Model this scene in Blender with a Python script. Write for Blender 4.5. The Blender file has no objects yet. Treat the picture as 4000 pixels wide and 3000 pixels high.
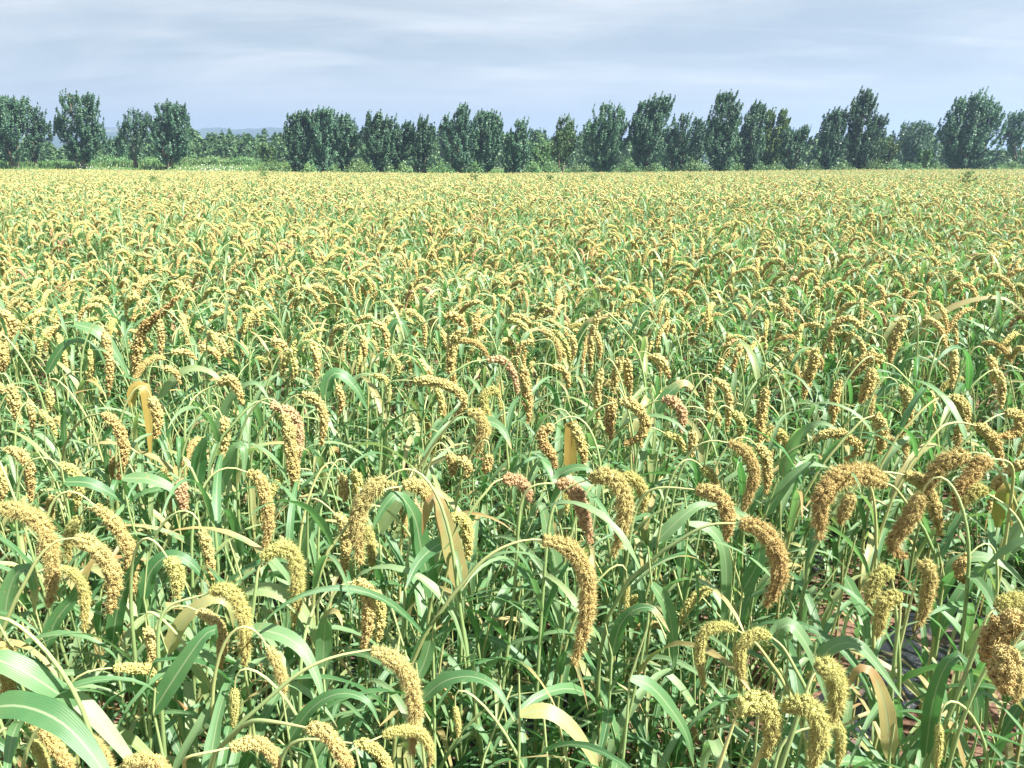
import bpy, math, random
import numpy as np
from mathutils import Vector
R = math.radians
sc = bpy.context.scene
col = sc.collection
rng = np.random.default_rng(7)
random.seed(7)

# ------------------------------------------------------------------ camera, world, sun, exposure
CAM_H, PITCH, F = 1.75, R(16.2), 3000.0          # F: focal length in pixels of the 4000 x 3000 photograph
cam_d = bpy.data.cameras.new('camera')
cam_d.sensor_width, cam_d.lens = 36.0, 36.0 * F / 4000.0
cam_d.clip_start, cam_d.clip_end = 0.05, 20000.0
cam = bpy.data.objects.new('camera', cam_d)
cam.location = (0, 0, CAM_H)
cam.rotation_euler = (R(90) - PITCH, 0, 0)
col.objects.link(cam)
sc.camera = cam

SUN_AZ, SUN_EL = R(114), R(51)                    # azimuth from the view direction towards the right
sun_dir = Vector((math.sin(SUN_AZ) * math.cos(SUN_EL), math.cos(SUN_AZ) * math.cos(SUN_EL), math.sin(SUN_EL)))
sun_d = bpy.data.lights.new('sun', 'SUN')
sun_d.energy, sun_d.angle, sun_d.color = 4.9, R(0.6), (1.0, 0.96, 0.88)
sun = bpy.data.objects.new('sun', sun_d)
sun.rotation_euler = sun_dir.to_track_quat('Z', 'Y').to_euler()
col.objects.link(sun)

world = bpy.data.worlds.new('World')
sc.world = world
world.use_nodes = True


def nd(nt, kind, **kw):
    n = nt.nodes.new(kind)
    for k, v in kw.items():
        if k.startswith('i_'):
            n.inputs[k[2:].replace('_', ' ')].default_value = v
        else:
            setattr(n, k, v)
    return n


def math_n(nt, op, a, b=None, clamp=False, c=None):
    n = nt.nodes.new('ShaderNodeMath')
    n.operation, n.use_clamp = op, clamp
    for i, x in enumerate((a, b, c)):
        if x is None:
            continue
        if isinstance(x, (int, float)):
            n.inputs[i].default_value = x
        else:
            nt.links.new(x, n.inputs[i])
    return n.outputs[0]


def mix_c(nt, f, a, b):
    n = nt.nodes.new('ShaderNodeMix')
    n.data_type = 'RGBA'
    for s, x in ((0, f), (6, a), (7, b)):
        if isinstance(x, (int, float)):
            n.inputs[s].default_value = x
        elif isinstance(x, tuple):
            n.inputs[s].default_value = (*x[:3], 1)
        else:
            nt.links.new(x, n.inputs[s])
    return n.outputs[2]


def maprange(nt, x, a, b, c=0.0, d=1.0, smooth=False):
    n = nt.nodes.new('ShaderNodeMapRange')
    if smooth:
        n.interpolation_type = 'SMOOTHSTEP'
    nt.links.new(x, n.inputs[0])
    for i, v in enumerate((a, b, c, d)):
        n.inputs[i + 1].default_value = v
    return n.outputs[0]


def build_world():
    nt = world.node_tree
    nt.nodes.clear()
    L = nt.links.new
    out = nd(nt, 'ShaderNodeOutputWorld')
    bg = nd(nt, 'ShaderNodeBackground')
    sky = nd(nt, 'ShaderNodeTexSky', sky_type='NISHITA', sun_disc=False)
    sky.sun_elevation, sky.sun_rotation = SUN_EL, SUN_AZ
    sky.air_density, sky.dust_density, sky.ozone_density = 1.0, 2.2, 1.6
    bg.inputs['Strength'].default_value = 0.05
    # thin cirrus: noise on the sky dome, projected on a flat layer so that the streaks run to the horizon
    tc = nd(nt, 'ShaderNodeTexCoord')
    sep = nd(nt, 'ShaderNodeSeparateXYZ')
    L(tc.outputs['Generated'], sep.inputs[0])
    z = math_n(nt, 'ADD', math_n(nt, 'MAXIMUM', sep.outputs[2], 0.0), 0.16)
    px = math_n(nt, 'DIVIDE', sep.outputs[0], z)
    py = math_n(nt, 'DIVIDE', sep.outputs[1], z)
    com = nd(nt, 'ShaderNodeCombineXYZ')
    L(px, com.inputs[0]); L(py, com.inputs[1])

    def layer(scale, rot, loc, noise, detail, dist):
        m = nd(nt, 'ShaderNodeMapping')
        m.inputs['Scale'].default_value = scale
        m.inputs['Rotation'].default_value = (0, 0, R(rot))
        m.inputs['Location'].default_value = loc
        L(com.outputs[0], m.inputs[0])
        t = nd(nt, 'ShaderNodeTexNoise')
        t.inputs['Scale'].default_value = noise
        t.inputs['Detail'].default_value = detail
        t.inputs['Roughness'].default_value = 0.55
        t.inputs['Distortion'].default_value = dist
        L(m.outputs[0], t.inputs['Vector'])
        return t.outputs[0]
    broad = maprange(nt, layer((0.6, 1.0, 1), -38, (3.1, 1.7, 0), 1.0, 6, 0.6), 0.34, 0.66, 0, 1, True)
    streak = maprange(nt, layer((0.4, 1.5, 1), -52, (0.4, 7.7, 0), 1.9, 10, 0.9), 0.42, 0.74, 0, 1, True)
    f = math_n(nt, 'ADD', math_n(nt, 'MULTIPLY', broad, 0.62), math_n(nt, 'MULTIPLY', streak, 0.34))
    f = math_n(nt, 'ADD', f, 0.0, clamp=True)
    # near the horizon the layer blends into an even pale veil
    veil = maprange(nt, sep.outputs[2], 0.03, 0.12, 1, 0, True)
    f = math_n(nt, 'ADD', math_n(nt, 'MULTIPLY', f, math_n(nt, 'SUBTRACT', 1.0, veil)), math_n(nt, 'MULTIPLY', veil, 0.2), clamp=True)
    c = mix_c(nt, 0.72, sky.outputs[0], SKY_VEIL)          # high thin haze over the blue
    c = mix_c(nt, f, c, CLOUD)
    L(c, bg.inputs['Color'])
    L(bg.outputs[0], out.inputs[0])


SKY_VEIL, CLOUD = (3.15, 3.55, 3.75), (6.4, 6.45, 6.4)
build_world()
sc.view_settings.view_transform = 'Standard'
sc.view_settings.look = 'None'
sc.view_settings.gamma = 1.0
sc.view_settings.use_curve_mapping = False
sc.view_settings.exposure = 1.68
sc.cycles.max_bounces = 8
sc.cycles.diffuse_bounces = 4
sc.cycles.glossy_bounces = 3
sc.cycles.transmission_bounces = 4
sc.cycles.volume_bounces = 0
sc.cycles.transparent_max_bounces = 8
sc.cycles.sample_clamp_indirect = 8.0
sc.cycles.use_denoising = True


# ------------------------------------------------------------------ helpers
def smooth(a, b, x):
    t = np.clip((np.asarray(x, float) - a) / (b - a), 0, 1)
    return t * t * (3 - 2 * t)


def vnoise(x, y, seed=0):
    """smooth value noise on arrays"""
    x, y = np.asarray(x, float), np.asarray(y, float)
    xi, yi = np.floor(x).astype(np.int64), np.floor(y).astype(np.int64)
    fx, fy = x - xi, y - yi
    fx, fy = fx * fx * (3 - 2 * fx), fy * fy * (3 - 2 * fy)

    def h(i, j):
        n = (i * 374761393 + j * 668265263 + seed * 144665) & 0x7fffffff
        n = ((n ^ (n >> 13)) * 1274126177) & 0x7fffffff
        return ((n ^ (n >> 16)) & 0xffff) / 65535.0
    return (h(xi, yi) * (1 - fx) + h(xi + 1, yi) * fx) * (1 - fy) + (h(xi, yi + 1) * (1 - fx) + h(xi + 1, yi + 1) * fx) * fy


EDGE = 75.0                                      # the far end of the field


def terrain(x, y):
    x, y = np.asarray(x, float), np.asarray(y, float)
    dip = -0.34 * np.exp(-((x + 3) / 26.0) ** 2) * smooth(20, EDGE, y)
    bank = smooth(EDGE + 1, EDGE + 9, y) * (0.45 + 0.85 * smooth(-17, -27, x) - 0.1 * smooth(20, 40, x))
    return dip * (1 - smooth(EDGE + 2, EDGE + 12, y)) + bank


def ray(px, py):
    v = Vector(((px - 2000) / F, (1500 - py) / F, -1.0))
    v.rotate(cam.rotation_euler)
    return v


def on_height(px, py, z):
    d = ray(px, py)
    t = (z - CAM_H) / d.z
    return np.array((d.x * t, d.y * t, z))


def on_plane(px, py, x0, y0, k):
    d = ray(px, py)
    t = (y0 - k * x0) / (d.y - k * d.x)
    return np.array((d.x * t, d.y * t, CAM_H + d.z * t))


def project(p):
    x, y, z = p[0], p[1], p[2] - CAM_H
    c, s = math.cos(PITCH), math.sin(PITCH)
    dep = y * c - z * s
    up = y * s + z * c
    return 2000 + F * x / dep, 1500 - F * up / dep, dep


def tag(o, label=None, cat=None, group=None, kind=None):
    for k, v in (('label', label), ('category', cat), ('group', group), ('kind', kind)):
        if v:
            o[k] = v
    return o


class Geo:
    """collects vertices, quads, triangles, uvs and material indices"""
    def __init__(self):
        self.V, self.Q, self.T, self.U, self.qm, self.tm, self.n = [], [], [], [], [], [], 0

    def add(self, V, Q=None, T=None, uv=None, m=0):
        V = np.asarray(V, float).reshape(-1, 3)
        self.V.append(V)
        self.U.append(np.zeros((len(V), 2)) if uv is None else np.asarray(uv, float))
        if Q is not None and len(Q):
            self.Q.append(np.asarray(Q, np.int64) + self.n); self.qm.append(np.full(len(Q), m))
        if T is not None and len(T):
            self.T.append(np.asarray(T, np.int64) + self.n); self.tm.append(np.full(len(T), m))
        self.n += len(V)
        return self

    def mesh(self, name, mats, flat=False):
        V = np.concatenate(self.V)
        U = np.concatenate(self.U)
        Q = np.concatenate(self.Q) if self.Q else np.zeros((0, 4), np.int64)
        T = np.concatenate(self.T) if self.T else np.zeros((0, 3), np.int64)
        mi = np.concatenate(self.qm + self.tm).astype(np.int32)
        loops = np.concatenate((Q.ravel(), T.ravel())).astype(np.int32)
        starts = np.concatenate((np.arange(len(Q)) * 4, len(Q) * 4 + np.arange(len(T)) * 3)).astype(np.int32)
        me = bpy.data.meshes.new(name)
        me.vertices.add(len(V)); me.vertices.foreach_set('co', V.astype(np.float32).ravel())
        me.loops.add(len(loops)); me.loops.foreach_set('vertex_index', loops)
        me.polygons.add(len(starts)); me.polygons.foreach_set('loop_start', starts)
        me.polygons.foreach_set('material_index', mi)
        me.polygons.foreach_set('use_smooth', np.full(len(starts), not flat))
        uvl = me.uv_layers.new(name='UVMap')
        uvl.data.foreach_set('uv', U[loops].astype(np.float32).ravel())
        for m in (mats if isinstance(mats, (list, tuple)) else [mats]):
            me.materials.append(m)
        me.update(calc_edges=True)
        me.validate()
        return me

    def obj(self, name, mats, parent=None, flat=False, loc=None):
        o = bpy.data.objects.new(name, self.mesh(name, mats, flat))
        col.objects.link(o)
        if parent is not None:
            o.parent = parent
        if loc is not None:
            o.location = loc
        return o


def empty(name, loc):
    o = bpy.data.objects.new(name, None)
    o.empty_display_size = 0.1
    o.location = [float(v) for v in loc]
    col.objects.link(o)
    return o


def nrm(v):
    return v / np.maximum(np.linalg.norm(v, axis=-1, keepdims=True), 1e-9)


def resample(P, n):
    """Catmull-Rom through P, then n points evenly along it"""
    P = np.asarray(P, float)
    if len(P) == 2:
        P = np.array((P[0], (P[0] + P[1]) / 2, P[1]))
    A = np.vstack((2 * P[0] - P[1], P, 2 * P[-1] - P[-2]))
    t = np.linspace(0, 1, 12, endpoint=False)[:, None]
    out = []
    for i in range(1, len(A) - 2):
        p0, p1, p2, p3 = A[i - 1:i + 3]
        out.append(0.5 * ((2 * p1) + (-p0 + p2) * t + (2 * p0 - 5 * p1 + 4 * p2 - p3) * t ** 2 + (-p0 + 3 * p1 - 3 * p2 + p3) * t ** 3))
    C = np.vstack(out + [P[-1:]])
    s = np.concatenate(([0], np.cumsum(np.linalg.norm(np.diff(C, axis=0), axis=1))))
    u = np.linspace(0, s[-1], n)
    return np.stack([np.interp(u, s, C[:, k]) for k in range(3)], 1), s[-1]


def bezier(a, b, c, d, n):
    t = np.linspace(0, 1, n)[:, None]
    return (1 - t) ** 3 * a + 3 * (1 - t) ** 2 * t * b + 3 * (1 - t) * t ** 2 * c + t ** 3 * d


def frames(P):
    T = nrm(np.gradient(P, axis=0))
    N = np.zeros_like(T)
    ref = np.array((0, 1, 0.0)) if abs(T[0][1]) < 0.9 else np.array((1.0, 0, 0))
    n = nrm(ref - T[0] * (ref @ T[0]))
    for i, t in enumerate(T):
        n = n - t * (n @ t)
        n = n / max(np.linalg.norm(n), 1e-9)
        N[i] = n
    return T, N, np.cross(T, N)


def tube(P, rad, k=6):
    P = np.asarray(P, float)
    n = len(P)
    rad = np.broadcast_to(rad, n)
    T, N, B = frames(P)
    a = np.arange(k) * 2 * np.pi / k
    V = P[:, None] + rad[:, None, None] * (np.cos(a)[None, :, None] * N[:, None] + np.sin(a)[None, :, None] * B[:, None])
    i, j = np.meshgrid(np.arange(n - 1), np.arange(k), indexing='ij')
    Q = np.stack((i * k + j, i * k + (j + 1) % k, (i + 1) * k + (j + 1) % k, (i + 1) * k + j), -1).reshape(-1, 4)
    uv = np.stack(np.meshgrid(np.linspace(0, 1, n), np.arange(k) / k, indexing='ij')[::-1], -1).reshape(-1, 2)
    return V.reshape(-1, 3), Q, uv


def ribbon(P, S, N, W, fold=0.22, across=5, wave=0.0, ph=0.0):
    """leaf blade: P path, S side, N normal, W width; the two halves fold up from the midrib"""
    n = len(P)
    u = np.linspace(-1, 1, across)
    lift = np.abs(u) * fold
    wv = wave * np.sin(np.linspace(0, 1, n)[:, None] * 26 + ph + 1.7 * np.sign(u)[None]) * np.abs(u)[None]
    V = P[:, None] + 0.5 * W[:, None, None] * (u[None, :, None] * S[:, None] + (lift[None] + wv)[..., None] * N[:, None])
    i, j = np.meshgrid(np.arange(n - 1), np.arange(across - 1), indexing='ij')
    Q = np.stack((i * across + j, i * across + j + 1, (i + 1) * across + j + 1, (i + 1) * across + j), -1).reshape(-1, 4)
    uv = np.stack(np.broadcast_arrays((u[None] + 1) / 2, np.linspace(0, 1, n)[:, None]), -1).reshape(-1, 2)
    return V.reshape(-1, 3), Q, uv


def leaf_width(s, w):
    return w * np.clip(np.minimum(0.45 + s / 0.12 * 0.55, 1.0), 0, 1) * np.clip((1 - s) / 0.62, 0, 1) ** 0.75 + 0.0006


# ------------------------------------------------------------------ materials
def principled(name, rough=0.6, spec=0.3):
    m = bpy.data.materials.new(name)
    m.use_nodes = True
    b = m.node_tree.nodes['Principled BSDF']
    b.inputs['Roughness'].default_value = rough
    b.inputs['Specular IOR Level'].default_value = spec
    return m, m.node_tree, b


def rand_island(nt):
    g = nd(nt, 'ShaderNodeNewGeometry')
    o = nd(nt, 'ShaderNodeObjectInfo')
    return math_n(nt, 'FRACT', math_n(nt, 'ADD', g.outputs['Random Per Island'], o.outputs['Random'])), g, o


def ramp(nt, x, stops):
    n = nd(nt, 'ShaderNodeValToRGB')
    e = n.color_ramp.elements
    while len(e) < len(stops):
        e.new(0.5)
    for el, (p, c) in zip(e, stops):
        el.position, el.color = p, (*c, 1)
    nt.links.new(x, n.inputs[0])
    return n.outputs[0]


def rnd2(nt, x, k):
    return math_n(nt, 'FRACT', math_n(nt, 'MULTIPLY', x, k))


def translucent(nt, b, colour, amount):
    out = nt.nodes['Material Output']
    t = nd(nt, 'ShaderNodeBsdfTranslucent')
    nt.links.new(colour, t.inputs[0])
    mx = nd(nt, 'ShaderNodeMixShader')
    mx.inputs[0].default_value = amount
    nt.links.new(b.outputs[0], mx.inputs[1])
    nt.links.new(t.outputs[0], mx.inputs[2])
    nt.links.new(mx.outputs[0], out.inputs['Surface'])


def leaf_material(dry_leaf=False):
    m, nt, b = principled('dry_millet_leaf' if dry_leaf else 'millet_leaf', 0.46, 0.75)
    r, g, o = rand_island(nt)
    base = ramp(nt, r, [(0.0, (0.036, 0.138, 0.042)), (0.26, (0.072, 0.205, 0.070)), (0.52, (0.140, 0.275, 0.115)), (0.78, (0.265, 0.380, 0.185)), (0.88, (0.34, 0.39, 0.15)), (0.955, (0.48, 0.43, 0.18)), (1.0, (0.38, 0.25, 0.10))])
    uv = nd(nt, 'ShaderNodeUVMap')
    sep = nd(nt, 'ShaderNodeSeparateXYZ')
    nt.links.new(uv.outputs[0], sep.inputs[0])
    u, v = sep.outputs[0], sep.outputs[1]
    d = math_n(nt, 'ABSOLUTE', math_n(nt, 'SUBTRACT', u, 0.5))
    rib = maprange(nt, d, 0.055, 0.03, 0, 0.75)
    vein = math_n(nt, 'MULTIPLY', math_n(nt, 'SINE', math_n(nt, 'MULTIPLY', u, 75.0)), 0.05)
    n = nd(nt, 'ShaderNodeTexNoise')
    n.inputs['Scale'].default_value = 16.0
    n.inputs['Detail'].default_value = 4.0
    tc = nd(nt, 'ShaderNodeTexCoord')
    nt.links.new(tc.outputs['Object'], n.inputs['Vector'])
    c = mix_c(nt, math_n(nt, 'ADD', 0.12, vein, clamp=True), base, (0.20, 0.34, 0.17))
    c = mix_c(nt, maprange(nt, n.outputs[0], 0.45, 0.75, 0, 0.4), c, (0.17, 0.28, 0.10))
    c = mix_c(nt, rib, c, (0.34, 0.42, 0.24))
    # dry, straw-coloured tips and margins on some leaves
    r2 = rnd2(nt, r, 17.31)
    dry = math_n(nt, 'ADD', v, math_n(nt, 'MULTIPLY', math_n(nt, 'SUBTRACT', n.outputs[0], 0.5), 0.7))
    dry = math_n(nt, 'ADD', dry, math_n(nt, 'MULTIPLY', d, 0.25))
    dry = math_n(nt, 'SUBTRACT', dry, math_n(nt, 'SUBTRACT', 1.30, math_n(nt, 'MULTIPLY', math_n(nt, 'POWER', r2, 4.0), 0.75)))
    dry = maprange(nt, dry, -0.05, 0.12, 0, 1)
    dry = math_n(nt, 'MAXIMUM', dry, maprange(nt, v, 0.94, 0.99, 0, 0.85))
    spot = nd(nt, 'ShaderNodeTexNoise')
    spot.inputs['Scale'].default_value, spot.inputs['Detail'].default_value = 95.0, 2.0
    nt.links.new(tc.outputs['Object'], spot.inputs['Vector'])
    dry = math_n(nt, 'MAXIMUM', dry, math_n(nt, 'MULTIPLY', maprange(nt, spot.outputs[0], 0.66, 0.71), maprange(nt, r2, 0.5, 1.0, 0, 0.8)))
    straw = ramp(nt, rnd2(nt, r, 41.7), [(0, (0.50, 0.41, 0.20)), (0.6, (0.47, 0.34, 0.13)), (1, (0.33, 0.17, 0.08))])
    c = mix_c(nt, dry, c, straw)
    if dry_leaf:
        c = mix_c(nt, 0.85, c, (0.46, 0.29, 0.07))
    nt.links.new(c, b.inputs['Base Color'])
    bmp = nd(nt, 'ShaderNodeBump')
    bmp.inputs['Strength'].default_value = 0.25
    bmp.inputs['Distance'].default_value = 0.002
    nt.links.new(math_n(nt, 'ADD', math_n(nt, 'MULTIPLY', vein, 4.0), rib), bmp.inputs['Height'])
    nt.links.new(bmp.outputs[0], b.inputs['Normal'])
    tcol = mix_c(nt, 0.6, c, (0.13, 0.42, 0.07))
    translucent(nt, b, tcol, 0.38)
    return m


def stem_material():
    m, nt, b = principled('millet_stem', 0.5, 0.4)
    r, g, o = rand_island(nt)
    uv = nd(nt, 'ShaderNodeUVMap')
    sep = nd(nt, 'ShaderNodeSeparateXYZ')
    nt.links.new(uv.outputs[0], sep.inputs[0])
    base = ramp(nt, sep.outputs[1], [(0.0, (0.24, 0.22, 0.09)), (0.25, (0.19, 0.27, 0.10)), (0.6, (0.27, 0.37, 0.15)), (1.0, (0.50, 0.52, 0.24))])
    c = mix_c(nt, maprange(nt, r, 0.6, 1.0, 0, 0.6), base, (0.46, 0.41, 0.17))
    nt.links.new(c, b.inputs['Base Color'])
    return m


HEADS = {   # towards the stalk, middle, tip, dark seeds between
    'golden': ((0.50, 0.45, 0.18), (0.49, 0.38, 0.145), (0.45, 0.30, 0.115)),
    'green': ((0.46, 0.46, 0.16), (0.48, 0.43, 0.15), (0.48, 0.38, 0.14)),
    'brown': ((0.48, 0.40, 0.16), (0.46, 0.33, 0.13), (0.41, 0.255, 0.10)),
    'pink': ((0.50, 0.36, 0.19), (0.50, 0.33, 0.18), (0.45, 0.28, 0.145)),
}


def head_material(kind):
    m, nt, b = principled('millet_head_' + kind, 0.65, 0.2)
    r, g, o = rand_island(nt)
    uv = nd(nt, 'ShaderNodeUVMap')
    sep = nd(nt, 'ShaderNodeSeparateXYZ')
    nt.links.new(uv.outputs[0], sep.inputs[0])
    a, c2, c3 = HEADS[kind]
    t = math_n(nt, 'ADD', sep.outputs[1], math_n(nt, 'MULTIPLY', math_n(nt, 'SUBTRACT', o.outputs['Random'], 0.5), 0.5))
    base = ramp(nt, t, [(0.08, a), (0.5, c2), (1.0, c3)])
    c = mix_c(nt, maprange(nt, g.outputs['Random Per Island'], 0.0, 1.0, 0.0, 0.5), base, tuple(min(1, x * 1.35 + 0.05) for x in a))
    c = mix_c(nt, maprange(nt, rnd2(nt, g.outputs['Random Per Island'], 13.7), 0.72, 1.0, 0.0, 0.7), c, tuple(x * 0.5 for x in c3))
    nt.links.new(c, b.inputs['Base Color'])
    translucent(nt, b, c, 0.15)
    return m


def foliage_material(name, stops, trans=0.2, rough=0.5):
    m, nt, b = principled(name, rough, 0.35)
    r, g, o = rand_island(nt)
    c = ramp(nt, r, stops)
    hue = nd(nt, 'ShaderNodeHueSaturation')
    nt.links.new(maprange(nt, o.outputs['Random'], 0, 1, 0.8, 1.25), hue.inputs['Value'])
    nt.links.new(maprange(nt, rnd2(nt, o.outputs['Random'], 7.3), 0, 1, 0.485, 0.515), hue.inputs['Hue'])
    nt.links.new(c, hue.inputs['Color'])
    nt.links.new(hue.outputs[0], b.inputs['Base Color'])
    translucent(nt, b, hue.outputs[0], trans)
    return m


def bark_material():
    m, nt, b = principled('bark', 0.9, 0.1)
    n = nd(nt, 'ShaderNodeTexNoise')
    n.inputs['Scale'].default_value = 6
    nt.links.new(ramp(nt, n.outputs[0], [(0.3, (0.10, 0.075, 0.05)), (0.7, (0.26, 0.22, 0.17))]), b.inputs['Base Color'])
    return m


def ground_material():
    m, nt, b = principled('soil_and_grass', 0.95, 0.1)
    tc = nd(nt, 'ShaderNodeTexCoord')

    def noise(s, d, rough=0.6):
        n = nd(nt, 'ShaderNodeTexNoise')
        n.inputs['Scale'].default_value, n.inputs['Detail'].default_value, n.inputs['Roughness'].default_value = s, d, rough
        nt.links.new(tc.outputs['Object'], n.inputs['Vector'])
        return n.outputs[0]
    fine, mid = noise(60, 8, 0.7), noise(5, 6)
    soil = mix_c(nt, maprange(nt, fine, 0.3, 0.7), (0.10, 0.055, 0.038), (0.25, 0.150, 0.105))
    soil = mix_c(nt, maprange(nt, mid, 0.4, 0.7, 0, 0.6), soil, (0.30, 0.195, 0.14))
    grass = mix_c(nt, maprange(nt, noise(0.25, 6), 0.35, 0.65), (0.055, 0.12, 0.035), (0.14, 0.19, 0.07))
    far = mix_c(nt, maprange(nt, noise(0.012, 6), 0.42, 0.58), (0.07, 0.12, 0.05), (0.20, 0.21, 0.10))
    sep = nd(nt, 'ShaderNodeSeparateXYZ')
    nt.links.new(tc.outputs['Object'], sep.inputs[0])
    c = mix_c(nt, maprange(nt, sep.outputs[1], EDGE - 1, EDGE + 2), soil, grass)
    c = mix_c(nt, maprange(nt, sep.outputs[1], 140, 220), c, far)
    nt.links.new(c, b.inputs['Base Color'])
    bmp = nd(nt, 'ShaderNodeBump')
    bmp.inputs['Strength'].default_value, bmp.inputs['Distance'].default_value = 0.8, 0.012
    nt.links.new(fine, bmp.inputs['Height'])
    nt.links.new(bmp.outputs[0], b.inputs['Normal'])
    return m


def film_material():
    m, nt, b = principled('black_film', 0.28, 0.6)
    tc = nd(nt, 'ShaderNodeTexCoord')
    n = nd(nt, 'ShaderNodeTexNoise')
    n.inputs['Scale'].default_value, n.inputs['Detail'].default_value, n.inputs['Roughness'].default_value = 26, 8, 0.65
    nt.links.new(tc.outputs['Object'], n.inputs['Vector'])
    n2 = nd(nt, 'ShaderNodeTexNoise')
    n2.inputs['Scale'].default_value, n2.inputs['Detail'].default_value = 7, 6
    nt.links.new(tc.outputs['Object'], n2.inputs['Vector'])
    dirt = maprange(nt, n2.outputs[0], 0.55, 0.68)
    nt.links.new(mix_c(nt, dirt, (0.022, 0.026, 0.034), (0.26, 0.15, 0.10)), b.inputs['Base Color'])
    nt.links.new(maprange(nt, dirt, 0, 1, 0.3, 0.95), b.inputs['Roughness'])
    bmp = nd(nt, 'ShaderNodeBump')
    bmp.inputs['Strength'].default_value, bmp.inputs['Distance'].default_value = 0.9, 0.012
    nt.links.new(n.outputs[0], bmp.inputs['Height'])
    nt.links.new(bmp.outputs[0], b.inputs['Normal'])
    return m


def hill_material():
    m, nt, b = principled('hill_cover', 0.95, 0.1)
    tc = nd(nt, 'ShaderNodeTexCoord')
    n = nd(nt, 'ShaderNodeTexNoise')
    n.inputs['Scale'].default_value, n.inputs['Detail'].default_value = 0.006, 8
    nt.links.new(tc.outputs['Object'], n.inputs['Vector'])
    nt.links.new(ramp(nt, n.outputs[0], [(0.35, (0.016, 0.034, 0.022)), (0.56, (0.026, 0.05, 0.03)), (0.62, (0.12, 0.13, 0.09)), (0.68, (0.022, 0.045, 0.028))]), b.inputs['Base Color'])
    return m


M_LEAF, M_DRY, M_STEM = leaf_material(), leaf_material(True), stem_material()
M_HEAD = {k: head_material(k) for k in HEADS}
M_POPLAR = foliage_material('poplar_leaves', [(0.0, (0.032, 0.098, 0.054)), (0.5, (0.075, 0.178, 0.098)), (0.8, (0.135, 0.25, 0.145)), (1.0, (0.26, 0.36, 0.26))], 0.3)
M_BRIGHT = foliage_material('bright_leaves', [(0.0, (0.045, 0.11, 0.03)), (0.6, (0.10, 0.20, 0.055)), (1.0, (0.21, 0.29, 0.13))], 0.25)
M_BUSH = foliage_material('shrub_leaves', [(0.0, (0.08, 0.17, 0.06)), (0.6, (0.14, 0.27, 0.09)), (1.0, (0.24, 0.34, 0.16))], 0.25)
M_GRASS = foliage_material('grass_blades', [(0.0, (0.07, 0.17, 0.045)), (0.6, (0.13, 0.25, 0.07)), (1.0, (0.26, 0.29, 0.12))], 0.25)
M_BARK, M_GROUND, M_FILM, M_HILL = bark_material(), ground_material(), film_material(), hill_material()
M_PETAL, _, _b = principled('white_petals', 0.7, 0.2)
_b.inputs['Base Color'].default_value = (0.75, 0.76, 0.70, 1)


# ------------------------------------------------------------------ ground, hills
def build_ground():
    near = np.arange(-3.4, 3.4001, 0.035)
    out = 3.4 + np.cumsum(0.05 * 1.085 ** np.arange(100))
    out = out[out < 6000]
    xs = np.concatenate((-out[::-1], near, out))
    nearY = np.arange(0.3, 5.0, 0.035)
    outY = 5.0 + np.cumsum(0.05 * 1.06 ** np.arange(140))
    outY = outY[outY < 7000]
    ys = np.concatenate((-(np.cumsum(0.2 * 1.3 ** np.arange(24)))[::-1] + 0.3, nearY, outY))
    X, Y = np.meshgrid(xs, ys, indexing='xy')
    Z = terrain(X, Y)
    damp = 1 - smooth(6, 14, np.hypot(X, Y))
    Z = Z + damp * (0.05 * (vnoise(X * 2.3, Y * 2.3, 1) - 0.5) + 0.035 * (vnoise(X * 7, Y * 7, 2) - 0.5) + 0.010 * (vnoise(X * 21, Y * 21, 3) - 0.5))
    Z = Z - 0.03
    nx, ny = len(xs), len(ys)
    i, j = np.meshgrid(np.arange(ny - 1), np.arange(nx - 1), indexing='ij')
    Q = np.stack((i * nx + j, i * nx + j + 1, (i + 1) * nx + j + 1, (i + 1) * nx + j), -1).reshape(-1, 4)
    o = Geo().add(np.stack((X, Y, Z), -1), Q).obj('ground', M_GROUND)
    tag(o, 'reddish brown field soil with cloddy crumbs under the millet', 'ground', kind='structure')


def build_hills():
    def ridge(name, dist, xs, prof, depth, label):
        rows = np.linspace(-1, 1, 25)
        X = np.asarray(xs)[None] * (dist + rows[:, None] * depth) / dist
        Y = np.broadcast_to((dist + rows * depth)[:, None], X.shape)
        H = prof(np.asarray(xs))[None] * np.clip(1 - rows[:, None] ** 2, 0, 1) ** 0.8
        H = H * (0.9 + 0.2 * vnoise(X / 60, Y / 60, 5)) + 2.5 * vnoise(X / 14, Y / 14, 6) * np.clip(H / 10, 0, 1) - 1.0
        ny, nx = X.shape
        i, j = np.meshgrid(np.arange(ny - 1), np.arange(nx - 1), indexing='ij')
        Q = np.stack((i * nx + j, i * nx + j + 1, (i + 1) * nx + j + 1, (i + 1) * nx + j), -1).reshape(-1, 4)
        o = Geo().add(np.stack((X, Y, H), -1), Q).obj(name, M_HILL)
        tag(o, label, 'hills', kind='structure')
    D = 1500.0
    # skyline of the photograph: pixel column -> pixel row
    kx = [-3000, -900, 0, 390, 450, 600, 720, 800, 860, 960, 1060, 1110, 1300, 1500, 1700, 2200, 3000, 3700, 3900, 4300, 5000]
    ky = [560, 520, 500, 498, 500, 512, 507, 503, 505, 508, 501, 498, 510, 522, 535, 560, 580, 590, 585, 580, 590]
    xs = np.linspace((-3000 - 2000) / F * D, (7000 - 2000) / F * D, 1100)
    cols = xs / D * F + 2000
    rowpx = np.interp(cols, kx, ky) + 3.0 * (vnoise(cols / 40, cols * 0, 9) - 0.5) + 3 * (vnoise(cols / 9, cols * 0, 4) - 0.5)
    prof = lambda x: CAM_H + (628.5 - rowpx) / F * D * 0.90
    ridge('hills', D, xs, prof, 330.0, 'low blue hazy hills along the horizon beyond the trees')


build_ground()
build_hills()


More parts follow.
